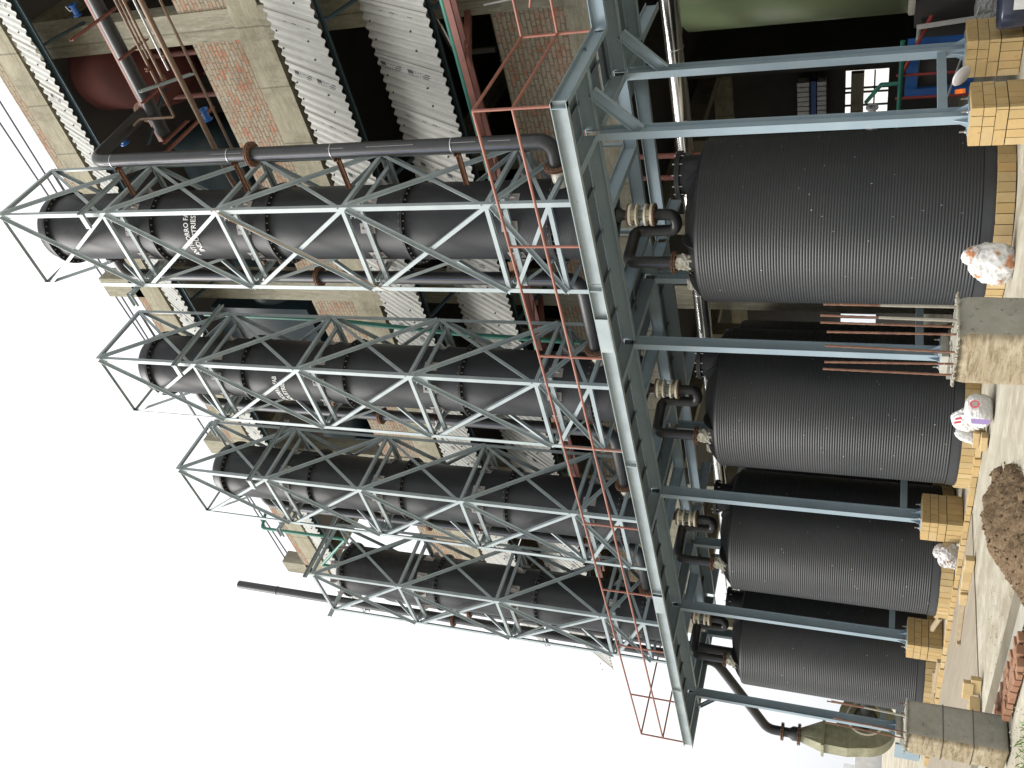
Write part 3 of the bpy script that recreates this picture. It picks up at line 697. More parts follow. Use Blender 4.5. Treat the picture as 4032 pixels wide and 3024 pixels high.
# ------------------------------------------------------------------ concrete pedestals with starter bars
def pedestal(label, x0, x1, y0, y1, zt, bars, seed, lines=()):
    t = thing('concrete_pedestal', label, 'pedestal', ((x0 + x1) / 2, (y0 + y1) / 2, 0), 'concrete pedestals in the foreground')
    rnd = random.Random(seed); bm = bmesh.new(); bmesh.ops.create_cube(bm, size=1)
    bmesh.ops.subdivide_edges(bm, edges=bm.edges[:], cuts=14, use_grid_fill=True)
    from mathutils import noise as nz
    for v in bm.verts:
        p = Vector((x0 + (v.co.x + .5) * (x1 - x0), y0 + (v.co.y + .5) * (y1 - y0), (v.co.z + .5) * zt))
        d = nz.noise(p * 9 + Vector((seed, 0, 0))) * .004 + nz.noise(p * 30) * .002
        k = sum(abs(abs(c_) - .5) < 1e-4 for c_ in v.co)
        n_ = Vector([math.copysign(1, c_) if abs(abs(c_) - .5) < 1e-4 else 0 for c_ in v.co])
        p += n_ * (d - (.006 * k if k > 1 else 0))
        if v.co.z > .49: p.z += nz.noise(p * 14) * .012
        v.co = p
    m = MB(); m.add([v.co.copy() for v in bm.verts], [[v.index for v in f.verts] for f in bm.faces], True); bm.free()
    m.build('pedestal_block', 'ped', t)
    m = MB()
    for z in lines: m.box((x0 - .004, y0 - .004, z), (x1 + .004, y1 + .004, z + .006))
    if lines: m.build('board_seam', 'pot', t)
    for (x, y, L, dx, dy) in bars:
        m = MB(); k = 26; pts = [(x + dx * i / k, y + dy * i / k, zt - .03 + L * i / k) for i in range(k + 1)]
        m.tube(pts, [.0068 if i % 2 else .0082 for i in range(k + 1)], 8); m.build('starter_bar', 'rebar', t)
        if (x, y) in ((bars[0][0], bars[0][1]), (bars[1][0], bars[1][1])):
            m = MB(); m.tube([pts[0], pts[8], pts[15]], [.0105, .0105, .009], 8); m.build('mortar_coating', 'screed', t)
    # trowelled mortar left on the top rim
    m = MB(); n = 26; 
    for (ax, ay, bx, by) in ((x0, y0, x1, y0), (x1, y0, x1, y1), (x1, y1, x0, y1), (x0, y1, x0, y0)):
        for i in range(n):
            u = (i + rnd.random()) / n; s_ = rnd.uniform(.008, .02)
            m.obox(Matrix.Translation((ax + (bx - ax) * u, ay + (by - ay) * u, zt + .002)) @ Matrix.Rotation(rnd.uniform(0, 3), 4, 'Z') @ Matrix.Rotation(rnd.uniform(-.5, .5), 4, 'X'), s_ * 2, s_ * 1.2, s_ * .8)
    m.build('mortar_crumbs', 'screed', t)
    return t
def ped_mat():
    m, n, b = new_mat('stained_shade_painted_concrete'); g = N(n, 'NewGeometry'); v = world_co(n); vh = world_co(n, (.5, .5, 3))
    sp = N(n, 'SeparateXYZ'); n.links.new(g.outputs['True Normal'], sp.inputs[0])
    ff = N(n, 'Math', operation='LESS_THAN'); n.links.new(sp.outputs[1], ff.inputs[0]); ff.inputs[1].default_value = -.5
    grey = mixc(n, ramp(n, noise(n, v, 4, 9, .7), [(.35, 0), (.68, 1)]), (.31, .30, .255), (.215, .21, .17))
    tan = mixc(n, ramp(n, noise(n, vh, 3, 9, .7), [(.35, 0), (.65, 1)]), (.40, .355, .26), (.27, .21, .125))
    tan = mixc(n, ramp(n, noise(n, vh, 9, 9, .8), [(.46, 0), (.62, .95)]), tan, (.16, .12, .07))
    c = mixc(n, ff.outputs[0], grey, tan)  # side shade painted in: grey unless facing -Y, where tan and stains show
    c = mixc(n, ramp(n, noise(n, v, 22, 5, .75), [(.60, 0), (.66, .9)]), c, (.13, .12, .10))
    n.links.new(c, b.inputs['Base Color']); b.inputs['Roughness'].default_value = .92; b.inputs['Specular IOR Level'].default_value = .2
    bump(n, b, noise(n, v, 22, 9, .75), .6, .01); return m
MT['ped'] = ped_mat()
pedestal('rough concrete pedestal with seven tall rusty starter bars in the right foreground', 2.06, 2.48, -5.41, -4.99, .905,
         [(2.43, -5.06, .86, 0, 0), (2.43, -5.2, .87, .01, .01), (2.40, -5.30, .82, -.01, .0), (2.25, -5.05, .88, .0, .01), (2.3, -5.36, .83, .01, .01), (2.2, -5.36, .83, -.03, 0), (2.10, -5.36, .84, .005, 0)], 3)
pedestal('rough grey concrete pedestal with horizontal board seams in the left foreground', -3.07, -2.69, -5.49, -5.09, .905,
         [(-2.74, -5.14, .10, .02, .0), (-2.74, -5.26, .75, -.02, .04), (-2.75, -5.43, .72, -.02, .03), (-2.95, -5.14, .8, -.02, .02), (-2.9, -5.42, .8, -.03, .04)], 5, (.57, .30))
# ------------------------------------------------------------------ ducts
def duct(t, pts, r, rb=.22, name='duct', mat='pipe', stripe=True):
    m = MB(); P = bend(pts, rb, 9); m.tube(P, r, 24); o = m.build(name, mat, t)
    return o
def pflange(t, c, axis, r0, r1, mats=('rust', 'bolt'), gap=.016, nb=12, th=.018):
    m = MB(); ax = Vector(axis).normalized(); c = Vector(c)
    for s_ in (-gap / 2 - th, gap / 2): m.disc(c + ax * s_, r1, th, 32, ax, hole=r0)
    m.k = 1; e1 = ax.orthogonal().normalized(); e2 = ax.cross(e1)
    for k in range(nb):
        a = 2 * math.pi * k / nb; p = c + (e1 * math.cos(a) + e2 * math.sin(a)) * (r0 * .35 + r1 * .65); m.tube([p - ax * (gap / 2 + th + .014), p + ax * (gap / 2 + th + .014)], .0085, 6)
    return m.build('flange', list(mats), t)
def stripe(t, p, q, off, w=.004, mat='blue_line', r=.11):
    m = MB(); m.bar(Vector(p) + Vector(off), Vector(q) + Vector(off), rect(.007, .007), Vector(off)); m.build('stripe', mat, t)
DR = .112; CYY = .784
ZI = 5.775
t = thing('inlet_duct', 'black plastic duct with blue stripe rising beside the nearest tower and bending into the building', 'duct', (.5, CYY, ZI), 'black plastic ducts linking the scrubber columns')
duct(t, [(.06, CYY, ZI), (.5, CYY, ZI), (.52, CYY, 14.22), (.5, 2.56, 14.38)], DR, .30)
vd = Vector((.52, -.85, 0)).normalized() * (DR + .001)
stripe(t, (.505, CYY, 6.2), (.52, CYY, 13.9), Vector((-.1, -1, 0)).normalized() * DR)
for a, b in ((7.9, 8.7), (6.35, 6.7), (6.9, 7.3), (9.1, 9.4), (11.0, 11.7)): stripe(t, (.508, CYY, a), (.508, CYY, b), Vector((.72, -.7, 0)).normalized() * DR, mat='pipe_print')
pflange(t, (.1, CYY, ZI), (1, 0, 0), DR, .19)
pflange(t, (.513, CYY, 10.87), (0, 0, 1), DR, .20)
pflange(t, (.5, 2.58, 14.382), (0, 1, .08), DR, .20, nb=8)
m = MB(); m.tube([(-.22, CYY, ZI), (.06, CYY, ZI)], DR - .004, 20); m.build('nozzle', 'flexible', t)
for z in (7.3, 9.35, 11.3, 13.75):
    m = MB(); m.lathe((.51, CYY, z), [(DR + .009, -.006), (DR + .009, .006)], 28, a0=120, a1=360); m.lathe((.51, CYY, z), [(DR + .001, -.006), (DR + .009, -.006)], 28, a0=120, a1=360); m.build('pipe_clamp', 'galv', t)
    m = MB(); m.bar((-.15, CYY - .02, z - .06), (.40, CYY - .02, z - .06), Cp(.04, .08, .006, 1)); m.bar((.37, CYY - .10, z - .05), (.37, CYY + .10, z - .05), Cp(.04, .07, .006, 1)); m.build('pipe_bracket', 'rust', t)
TOPZ = [15.05, 15.05, 15.05, 13.05]
DL = ['black plastic duct coming down behind the left side of the nearest lattice tower',
      'black plastic duct coming down behind the left side of the second tower from the right',
      'black plastic duct coming down behind the left side of the third tower from the right']
for i in range(3):
    x = TX[i]; xd = x - 1.95; xn = TX[i + 1]
    t = thing('transfer_duct', DL[i], 'duct', (xd, CYY, ZI), 'black plastic ducts linking the scrubber columns')
    duct(t, [(x - 1.35, CYY, TOPZ[i]), (xd, CYY, TOPZ[i]), (xd, CYY, ZI), (xn + .08, CYY, ZI)], DR, .30)
    pflange(t, (xd, CYY, 10.62), (0, 0, 1), DR, .19); pflange(t, (xn + .10, CYY, ZI), (1, 0, 0), DR, .19); pflange(t, (x - 1.5, CYY, TOPZ[i]), (1, 0, 0), DR, .18, ('hdpe', 'bolt'))
    m = MB(); m.tube([(xn - .22, CYY, ZI), (xn + .06, CYY, ZI)], DR - .004, 20); m.build('nozzle', 'flexible', t)
    stripe(t, (xd, CYY, 6.2), (xd, CYY, 14.6), Vector((.5, -1, 0)).normalized() * DR)
    for z in (6.9, 9.3, 11.7):
        m = MB(); m.bar((xd + .35, CYY - .02, z), (xd - .05, CYY - .02, z), Cp(.04, .08, .006, 1)); m.bar((xd + .12, CYY - .16, z), (xd + .12, CYY + .12, z), Cp(.04, .07, .006, 1)); m.build('pipe_bracket', 'rust', t)
        m = MB(); m.lathe((xd, CYY, z + .05), [(DR + .009, -.006), (DR + .009, .006)], 28); m.build('pipe_clamp', 'galv', t)
# last duct down to the blower inlet
xd = TX[3] - 1.98
BX, BY, BZ = -15.0, .86, 1.17
t = thing('blower_duct', 'black plastic duct dropping beside the short tower and through the platform to the blower', 'duct', (xd, CYY, 4.0), 'black plastic ducts linking the scrubber columns')
duct(t, [(TX[3] - 1.35, CYY, TOPZ[3]), (xd, CYY, TOPZ[3]), (xd - .1, CYY, 3.5), (xd - .35, BY, BZ + .05), (BX + .42, BY, BZ)], DR, .35)
pflange(t, (xd - .03, CYY, 10.6), (0, 0, 1), DR, .19); pflange(t, (TX[3] - 1.5, CYY, TOPZ[3]), (1, 0, 0), DR, .18, ('hdpe', 'bolt'))
for z in (7.0, 9.4):
    m = MB(); m.bar((xd + .35, CYY - .02, z), (xd - .05, CYY - .02, z), Cp(.04, .08, .006, 1)); m.bar((xd + .12, CYY - .16, z), (xd + .12, CYY + .12, z), Cp(.04, .07, .006, 1)); m.build('pipe_bracket', 'rust', t)
t = thing('vent_pipe', 'tall black vent pipe rising above the roofline left of the short tower', 'vent pipe', (-13.4, .93, 4.4))
m = MB(); m.tube(bend([(-13.4, .93, 18.25), (-13.4, .93, 4.52), (-15.07, .32, 3.32), (-15.07, .32, 2.9)], .18), .112, 24); m.build('duct', 'pipe', t)
for z in (16.9, 14.4): 
    m = MB(); m.lathe((-13.4, .93, z), [(.112, 0), (.121, .01), (.121, .05), (.112, .06)], 28); m.build('joint_bead', 'pipe', t)
pflange(t, (-13.4, .93, 11.35), (0, 0, 1), .112, .20); pflange(t, (-15.07, .32, 2.98), (0, 0, 1), .112, .21)
m = MB(); m.lathe((-15.07, .32, 0), [(.112, 2.93), (.112, 2.82), (.165, 2.74), (.165, 2.62)], 28); m.build('reducer', 'pipe', t)
# ------------------------------------------------------------------ blower
t = thing('blower_fan', 'khaki fibreglass blower fan with a curved scroll casing at the left end', 'blower', (BX, BY, .45))
m = MB(); th = .22; n = 40; outer = []
for i in range(n + 1):
    a = R(180 - 300 * i / n) ; a = R(178 + 270 * i / n); rr = .52 + .12 * (1 - i / n) * 1.0
    outer.append((BY + rr * math.cos(a), BZ + rr * math.sin(a)))
# casing outline in the Y-Z plane with the outlet neck rising on the -Y side
neck = [(BY - .22, BZ + .50), (BY - .22, 2.05), (BY - .80, 2.05), (BY - .66, BZ)]
prof = []
for i in range(n + 1):
    a = R(180 + 268 * i / n); rr = .72 - .14 * i / n; prof.append((BY + rr * math.cos(a), BZ + rr * math.sin(a)))
prof += [(BY - .24, BZ + .62), (BY - .24, 2.03), (BY - .80, 2.03), (BY - .80, BZ + .35)]
k = len(prof); vs = [(BX - th, y, z) for y, z in prof] + [(BX + th, y, z) for y, z in prof]
m.add(vs, [tuple(range(k)), tuple(range(2 * k - 1, k - 1, -1))] + [(i, i + k, (i + 1) % k + k, (i + 1) % k) for i in range(k)]); m.build('scroll_casing', 'blower', t)
m = MB(); m.box((BX - .29, BY - .87, 2.03), (BX + .29, BY - .17, 2.09)); m.build('outlet_flange', 'blower', t)
m = MB(); c0 = [(BX - .22, BY - .80, 2.09), (BX + .22, BY - .80, 2.09), (BX + .22, BY - .24, 2.09), (BX - .22, BY - .24, 2.09)]; n = 24; ring = []
cyl_c = Vector((-15.07, .32, 2.56))
def sq(a):
    x, y = math.cos(a), math.sin(a); s_ = 1 / max(abs(x), abs(y)); return Vector((BX + x * s_ * .22, BY - .52 + y * s_ * .28, 2.09))
lo = [sq(2 * math.pi * i / n) for i in range(n)]; hi = [cyl_c + Vector((math.cos(2 * math.pi * i / n), math.sin(2 * math.pi * i / n), 0)) * .165 for i in range(n)]
m.add(lo + hi, [(i, (i + 1) % n, (i + 1) % n + n, i + n) for i in range(n)], False); m.build('outlet_taper', 'blower', t)
pflange(t, (-15.07, .32, 2.60), (0, 0, 1), .16, .25, ('rust', 'bolt'), nb=12)
m = MB(); m.lathe((BX + th, BY, BZ), [(.40, 0), (.42, .0), (.42, .02), (.38, .02)], 48, (1, 0, 0)); m.build('inlet_ring', 'cream', t)
m = MB(); m.lathe((BX + th, BY, BZ), [(.27, .0), (.25, .10), (.20, .14)], 40, (1, 0, 0)); m.build('inlet_cone', 'hdpe', t)
for y in (BY - .55, BY + .35):
    m = MB(); m.box((BX - .3, y, .0), (BX + .35, y + .08, .52)); m.build('support_frame', 'steel_blue', t)
# ------------------------------------------------------------------ sight glass assemblies and trap pipes
VL = ['cream flanged sight glass under the nearest scrubber column', 'cream flanged sight glass under the second scrubber column from the right', 'cream flanged sight glass under the third scrubber column from the right', 'cream flanged sight glass under the short scrubber column']
DLB = ['thick black trap pipe looping from the nearest sight glass to the nearest tank top', 'thick black trap pipe looping onto the second tank from the right', 'thick black trap pipe looping onto the third tank from the right', 'thick black trap pipe looping onto the leftmost tank']
def make_valve(label, x):
    c = (x - .76, .79); t = thing('sight_glass', label, 'sight glass', (c[0], c[1], 4.40), 'cream flanged sight glasses below the columns')
    m = MB(); m.lathe((c[0], c[1], 0), [(.085, 4.99), (.085, 5.06)], 24); m.lathe((c[0], c[1], 0), [(.11, 5.0), (.11, 4.96), (.075, 4.93), (.075, 4.845)], 28); m.build('reducer', 'pipe', t)
    for z in (4.825, 4.44):
        m = MB(); m.disc((c[0], c[1], z), .165, .02, 36, hole=.06); m.build('backing_ring', 'rust', t)
    for z, h in ((4.785, .035), (4.695, .022), (4.565, .028), (4.468, .035)):
        m = MB(); m.disc((c[0], c[1], z), .16, h, 40, hole=.05); m.build('flange', 'cream', t)
    for za, zb_ in ((4.717, 4.785), (4.503, 4.566)):
        m = MB(); m.lathe((c[0], c[1], 0), [(.085, za), (.085, zb_)], 28); m.build('hub', 'cream', t)
    m = MB(); m.lathe((c[0], c[1], 0), [(.082, 4.593), (.082, 4.696)], 32); m.build('glass_tube', 'glass', t)
    for k in range(8):
        a = 2 * math.pi * (k + .5) / 8; m = MB(); m.tube([(c[0] + .14 * math.cos(a), c[1] + .14 * math.sin(a), 4.43), (c[0] + .14 * math.cos(a), c[1] + .14 * math.sin(a), 4.86)], .0065, 6); m.build('tie_rod', 'bolt', t)
    return t
def glass():
    m, n, b = new_mat('grimy_sight_glass'); b.inputs['Base Color'].default_value = (.35, .38, .33, 1); b.inputs['Roughness'].default_value = .12; b.inputs['Transmission Weight'].default_value = .6; b.inputs['IOR'].default_value = 1.3; return m
MT['glass'] = glass()
def make_trap(label, x):
    cx, cy = x - .76, .79; x2 = x - 1.02; t = thing('trap_pipe', label, 'pipe', (cx, cy, 4.1), 'black trap pipes between columns and tanks')
    P = bend([(cx, cy, 4.44), (cx, cy, 4.15), (x2, cy - .02, 4.15), (x2, cy - .03, 4.76), (x2, .0, 4.72), (x2, .0, 4.06)], .14, 8)
    m = MB(); m.tube(P, .083, 24); m.build('bent_pipe', 'pipe', t)
    for z in (4.40, 4.52, 4.62):
        m = MB(); m.lathe((x2, cy - .025, z), [(.079, 0), (.0815, .002), (.0815, .01), (.079, .012)], 24); m.build('weld_bead', 'pipe', t)
    stripe(t, (x2, 0, 4.55), (x2, 0, 4.12), Vector((.3, -1, 0)).normalized() * .08)
    pflange(t, (x2, .0, 4.05), (0, 0, 1), .075, .155, nb=8, gap=.012)
    m = MB(); m.tube([(x2, 0, 4.03), (x2, 0, 3.72)], .075, 20); m.build('tank_nozzle', 'blue_grey', t)
    film(t, (x2, .0, 3.93), .125, .2, 17)
    return t
MT['blue_grey'] = plain('blue_grey_plastic', (.12, .16, .22), .5)
v1 = make_valve(VL[0], 0.0); d1 = make_trap(DLB[0], 0.0)
for i in (1, 2, 3):
    for o, L in ((v1, VL), (d1, DLB)):
        c = copy_tree(o, Vector(o.location) + Vector((TX[i], 0, 0))); c['label'] = L[i]
# ------------------------------------------------------------------ factory building
BXC = [7.6, 1.27, -5.15, -11.4, -17.72]; FY = 4.30; XL, XR = -18.0, 9.5; YK = 16.0
bld = thing('factory_building', 'unfinished factory building of grey concrete frame and weathered red brick infill behind the towers', 'building', (-4, FY, 0))
def part(name, boxes, mat, parent=bld):
    m = MB()
    for b in boxes: m.box(*b)
    return m.build(name, mat, parent)
for x in BXC:
    part('column', [((x - .3, FY + .03, 0), (x + .3, FY + .55, 19.25))], 'conc_v')
    part('column', [((x - .3, YK - .5, 0), (x + .3, YK, 18.6))], 'conc_v')
    part('column', [((x - .3, 10, 0), (x + .3, 10.5, 18.6))], 'conc_v')
for i, (z0, z1) in enumerate(((18.63, 19.25), (12.28, 12.96), (5.75, 6.45))):
    part('beam', [((XL, FY - .02, z0), (XR, FY + .4, z1))], 'conc_pale' if i < 2 else 'conc')
    part('beam', [((XL, YK - .4, z0), (XR, YK, z1))], 'conc')
    for x in BXC: part('beam', [((x - .14, FY + .42, z0 + .05), (x + .14, YK - .42, z1 - .16))], 'conc')
for (z0, z1) in ((19.25, 19.55),): part('parapet', [((XL + .1, FY + .02, z0), (XR, FY + .25, z1))], 'brick')
for z0, z1, mt in ((12.96, 14.17, 'brick'), (6.45, 7.81, 'brick_grey')):
    for a, b in zip(BXC[:-1], BXC[1:]): part('brick_wall', [((b + .3, FY + .06, z0), (a - .3, FY + .29, z1))], mt)
part('brick_wall', [((-17.42, YK - .3, 14.17 - 1.2), (-17.4, YK - .2, 14.1))], 'brick')
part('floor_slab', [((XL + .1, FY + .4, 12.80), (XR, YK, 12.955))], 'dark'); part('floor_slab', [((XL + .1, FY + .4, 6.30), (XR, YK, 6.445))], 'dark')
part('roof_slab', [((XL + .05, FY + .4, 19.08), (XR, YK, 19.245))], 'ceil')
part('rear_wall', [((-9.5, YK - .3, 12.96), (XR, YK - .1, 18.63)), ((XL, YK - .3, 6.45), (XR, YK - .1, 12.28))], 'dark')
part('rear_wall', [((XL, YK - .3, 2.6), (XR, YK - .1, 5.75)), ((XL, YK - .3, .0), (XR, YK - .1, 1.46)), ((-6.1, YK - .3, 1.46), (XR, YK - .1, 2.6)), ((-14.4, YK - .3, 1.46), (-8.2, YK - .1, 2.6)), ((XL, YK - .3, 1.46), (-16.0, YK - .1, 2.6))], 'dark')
part('window_block', [((-8.2, YK - .5, 2.10), (-6.1, YK - .32, 2.44))], 'conc_pale')
part('window_bar', [((-8.2, YK - .4, 1.80), (-6.1, YK - .33, 1.84))], 'dark')
for x in (-6.75, -6.62, -7.15, -15.1, -14.9): part('window_bar', [((x, YK - .4, 1.46), (x + .035, YK - .33, 2.6))], 'dark')
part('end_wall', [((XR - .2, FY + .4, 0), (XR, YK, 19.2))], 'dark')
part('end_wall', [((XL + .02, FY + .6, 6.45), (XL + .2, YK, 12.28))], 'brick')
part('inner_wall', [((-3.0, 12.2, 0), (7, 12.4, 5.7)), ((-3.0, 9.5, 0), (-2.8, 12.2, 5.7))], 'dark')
for x in BXC[2:]:
    z1 = 20.5
    part('roof_stub', [((x - .32, FY + .02, 19.2), (x + .28, FY + .5, z1))], 'conc_v')
for x in (1.27, -5.15, -11.4): part('corbel', [((x - .33, FY - .08, 12.0), (x + .33, FY + .02, 12.27))], 'conc_v')
# corrugated canopies with printed marks
def sheet(y0, z0, y1, z1, xl, xr, seed, marks=True, label=None):
    m = MB(); p = .168; A = .026; per = 10; n = int((xr - xl) / p * per)
    d = Vector((0, y1 - y0, z1 - z0)); L = d.length; d.normalize(); nrm = Vector((0, d.z, -d.y)); nrm = -nrm if nrm.y > 0 else nrm
    rnd = random.Random(seed); th = .007
    offs = {}
    def prof(i):
        x = xr - i * p / per; ph = 2 * math.pi * x / p; c = math.sin(ph); return x, A * math.copysign(abs(c) ** .8, c)
    segs = 6; top = []; vs = []
    for j in range(segs + 1):
        for i in range(n + 1):
            x, h = prof(i); k = int((xr - x) / 1.0); 
            if k not in offs: offs[k] = rnd.uniform(-.012, .012)
            q = Vector((x, y0, z0)) + d * (L * j / segs + (offs[k] if j in (0, segs) else 0)) + nrm * (h + (.004 if k % 2 else 0)); vs.append(q)
    N1 = n + 1; nb = len(vs); vs2 = [v - nrm * th for v in vs]
    fs = [(j * N1 + i, (j + 1) * N1 + i, (j + 1) * N1 + i + 1, j * N1 + i + 1) for j in range(segs) for i in range(n)]
    fs2 = [tuple(nb + a for a in f[::-1]) for f in fs]
    fe = [(i, i + 1, nb + i + 1, nb + i) for i in range(n)] + [(segs * N1 + i + 1, segs * N1 + i, nb + segs * N1 + i, nb + segs * N1 + i + 1) for i in range(n)]
    m.add(vs + vs2, fs + fs2, True); m.add(vs + vs2, fe, False)
    # dark joints between sheets
    o = m.build('corrugated_canopy', 'asb', bld)
    # side laps and hook bolts
    m = MB(); x = xr - .35
    while x > xl:
        P = Vector((x, y0, z0)); c_ = 2 * math.pi * x / p; h = A * math.sin(c_)
        m.k = 0; m.bar(P + nrm * (h + .006), P + d * L + nrm * (h + .006), rect(.006, .004), nrm)
        m.k = 1
        for u in (.12, .72):
            for dx in (.30, .62): 
                xx = math.floor((x - dx) / p) * p + p * .25; m.lathe(P + Vector((xx - x, 0, 0)) + d * L * u + nrm * A, [(.022, 0), (.012, .03), (.001, .035)], 8, nrm)
        x -= 1.008
    m.build('lap_joint', ['pot', 'ink'], o)
    if marks:
        m = MB(); x = math.floor((xr - .5) / p) * p + p * .25
        words = [];
        while x > xl + .3:
            def fn(s_, off, x=x): # s_ along slope from the bottom, off towards -X
                h = A * math.cos(2 * math.pi * off / p * .9) if abs(off) < p / 2 else 0
                h = A * max(-1, math.sin(2 * math.pi * (x - off) / p))
                return Vector((x - off, y0, z0)) + d * (L - s_) + nrm * (h + .0035)
            s0 = rnd.uniform(.0, .35) - .35
            while s0 < L - .1:
                def ok(s_): return .03 < s_ < L - .03
                if ok(s0 + .02) and ok(s0 + .36):
                    tmp, fs_, w = text_mesh('everest', .105, lambda a, b: (a, b)); m.add([fn(s0 + a * .92, b - .012) for a, b in tmp], fs_)
                    m.add([fn(s0 + a, b) for a, b in ((.0 + .10, -.020), (.27, -.020), (.34, -.058), (.17, -.058))], [(0, 1, 2, 3)])
                    m.add([fn(s0 + a, b) for a, b in ((.03, -.03), (.04, -.026), (.12, -.056), (.11, -.060))], [(0, 1, 2, 3)])
                if ok(s0 - .04) and ok(s0 - .13):
                    for a in (-.05, -.115):
                        for (aa, bb, ww, hh) in ((a, -.05, .045, .006), (a, .032, .045, .006), (a, -.05, .007, .088), (a + .038, -.05, .007, .088), (a + .014, -.02, .018, .03)):
                            m.add([fn(s0 + aa, bb), fn(s0 + aa + ww, bb), fn(s0 + aa + ww, bb + hh), fn(s0 + aa, bb + hh)], [(0, 1, 2, 3)])
                for k_, (a, w_) in enumerate(((-.36, .2), (-.34, .17), (-.37, .21), (-.35, .14))):
                    if ok(s0 + a) and ok(s0 + a + w_): m.add([fn(s0 + a, .028 - k_ * .024), fn(s0 + a + w_, .028 - k_ * .024), fn(s0 + a + w_, .017 - k_ * .024), fn(s0 + a, .017 - k_ * .024)], [(0, 1, 2, 3)])
                if ok(s0 - .42): m.add([fn(s0 - .42, -.05), fn(s0 - .412, -.05), fn(s0 - .412, .04), fn(s0 - .42, .04)], [(0, 1, 2, 3)])
                s0 += .86
            x -= p * 6
        if m.v: m.build('printed_mark', 'ink', o)
    return o
sheet(4.1, 18.28, 3.3, 16.93, -18.3, 9, 1)
sheet(4.1, 12.02, 3.05, 10.33, -18.0, 9, 2)
sheet(4.1, 10.08, 3.03, 8.30, -18.7, 9, 3)
for y, z, h_ in ((3.38, 16.86, .15), (3.20, 10.33, .07), (3.18, 8.30, .07), (4.14, 9.9, .07)):
    m = MB(); m.bar((-18.2, y + .03, z), (9, y + .03, z), Cp(.05, h_, .006, 1)); m.build('purlin', 'teal', bld)
for x in (4.5, 1.27, -1.9, -5.15, -8.3, -11.4, -14.6, -17.6):
    for (yt, zt, yb, zb) in ((4.45, 16.6, 3.42, 16.88), (4.45, 9.9, 3.15, 10.25), (4.45, 7.9, 3.13, 8.24), (4.5, 18.3, 3.45, 16.98), (4.5, 12.0, 3.2, 10.4), (4.5, 10.0, 3.2, 8.4)):
        m = MB(); m.bar((x + .35, yt, zt), (x + .35, yb, zb), Cp(.04, .08, .006, 1)); m.build('canopy_strut', 'teal', bld)
# equipment
m = MB(); m.lathe((.02, 5.75, 0), [(.001, 15.55), (.3, 15.62), (.62, 15.85), (.82, 16.25), (.86, 16.5), (.86, 18.2), (.75, 18.42), (.3, 18.55), (.001, 18.57)], 56)
vs_ = thing('red_vessel', 'big dull red round vessel standing inside the top storey of the building', 'vessel', (.02, 5.75, 12.96)); m.build('vessel_body', 'vessel', vs_)
m = MB()
for a in (40, 130, 220, 310): m.tube([(.02 + .7 * math.cos(R(a)), 5.75 + .7 * math.sin(R(a)), 12.96), (.02 + .7 * math.cos(R(a)), 5.75 + .7 * math.sin(R(a)), 16.3)], .06, 10)
m.build('support_leg', 'primer_dark', vs_)
td = thing('teal_dryer', 'long dark teal cylindrical dryer lying inside the top storey of the building', 'dryer', (-9, 6.3, 12.96))
m = MB(); m.lathe((-16.6, 6.2, 16.55), [(.001, 0), (.85, .02), (.85, 14.8), (.001, 14.9)], 48, (1, 0, 0)); m.build('dryer_drum', 'teal', td)
for x in (-15.5, -12, -8.3, -4.6):
    part('saddle', [((x - .2, 5.5, 12.96), (x + .2, 6.9, 15.9))], 'teal', td)
part('chute', [((-7.9, 5.2, 15.2), (-6.5, 6.2, 18.3))], 'teal', td); part('chute', [((-14.6, 5.2, 14.8), (-13.4, 6.1, 18.0))], 'teal', td)
pr = thing('pipe_rack', 'rusty pipe rack carrying a thick black pipe and thin pipes along the upper facade', 'pipe rack', (1.5, 2.4, 12.6))
def rp(name, pts, r, mat, rb=.1, seg=12):
    m = MB(); m.tube(bend(pts, rb, 5), r, seg); m.build(name, mat, pr)
m = MB(); m.bar((7, 2.52, 14.30), (-.1, 2.52, 14.30), Cp(.035, .09, .006, 1)); m.build('rack_rail', 'primer', pr)
for x, ya in ((4.6, 1.95), (3.3, 1.95), (2.45, 1.2), (1.75, 1.95), (.95, 1.95), (.15, 1.95)):
    m = MB(); m.bar((x, ya, 13.68), (x, 2.78, 13.68), Cp(.03, .075, .006, 1)); m.build('rack_arm', 'primer_dark', pr)
rp('thick_pipe', [(7, 2.25, 13.85), (.2, 2.25, 13.86)], .12, 'pipe', .25, 20)
rp('thin_pipe', [(7, 2.08, 13.28), (.60, 2.08, 13.27), (.60, 2.08, 14.05), (.52, 2.0, 14.2)], .024, 'oldpipe', .04)
rp('thin_pipe', [(7, 2.02, 13.05), (1.35, 2.02, 13.05)], .026, 'oldpipe')
rp('thin_pipe', [(7, 2.02, 12.78), (-.6, 2.02, 12.66), (-3.2, 2.3, 12.6)], .048, 'oldpipe')
rp('thin_pipe', [(7, 2.1, 12.92), (1.45, 2.1, 12.92)], .022, 'galv')
rp('thin_pipe', [(7, 2.2, 12.55), (-1.2, 2.2, 12.45)], .024, 'oldpipe')
rp('thin_pipe', [(7, 2.3, 13.42), (1.6, 2.3, 13.4)], .020, 'oldpipe')
for x, z in ((1.5, 13.28), (1.32, 13.05), (1.7, 12.8), (.9, 12.7)):
    m = MB(); m.lathe((x, 2.04, z), [(.055, 0), (.055, .015), (.035, .015), (.035, .045), (.055, .045), (.055, .06)], 14, (1, 0, 0), smooth=False); m.build('pipe_union', 'rust', pr)
m = MB(); m.bar((1.25, 1.75, 13.40), (1.05, 2.75, 13.05), Cp(.04, .10, .006, 1)); m.build('rack_bracket', 'steel', pr)
m = MB(); m.bar((.18, 1.9, 14.0), (.18, 4.2, 15.2), Cp(.03, .08, .006, 1)); m.build('rack_bracket', 'teal', pr)
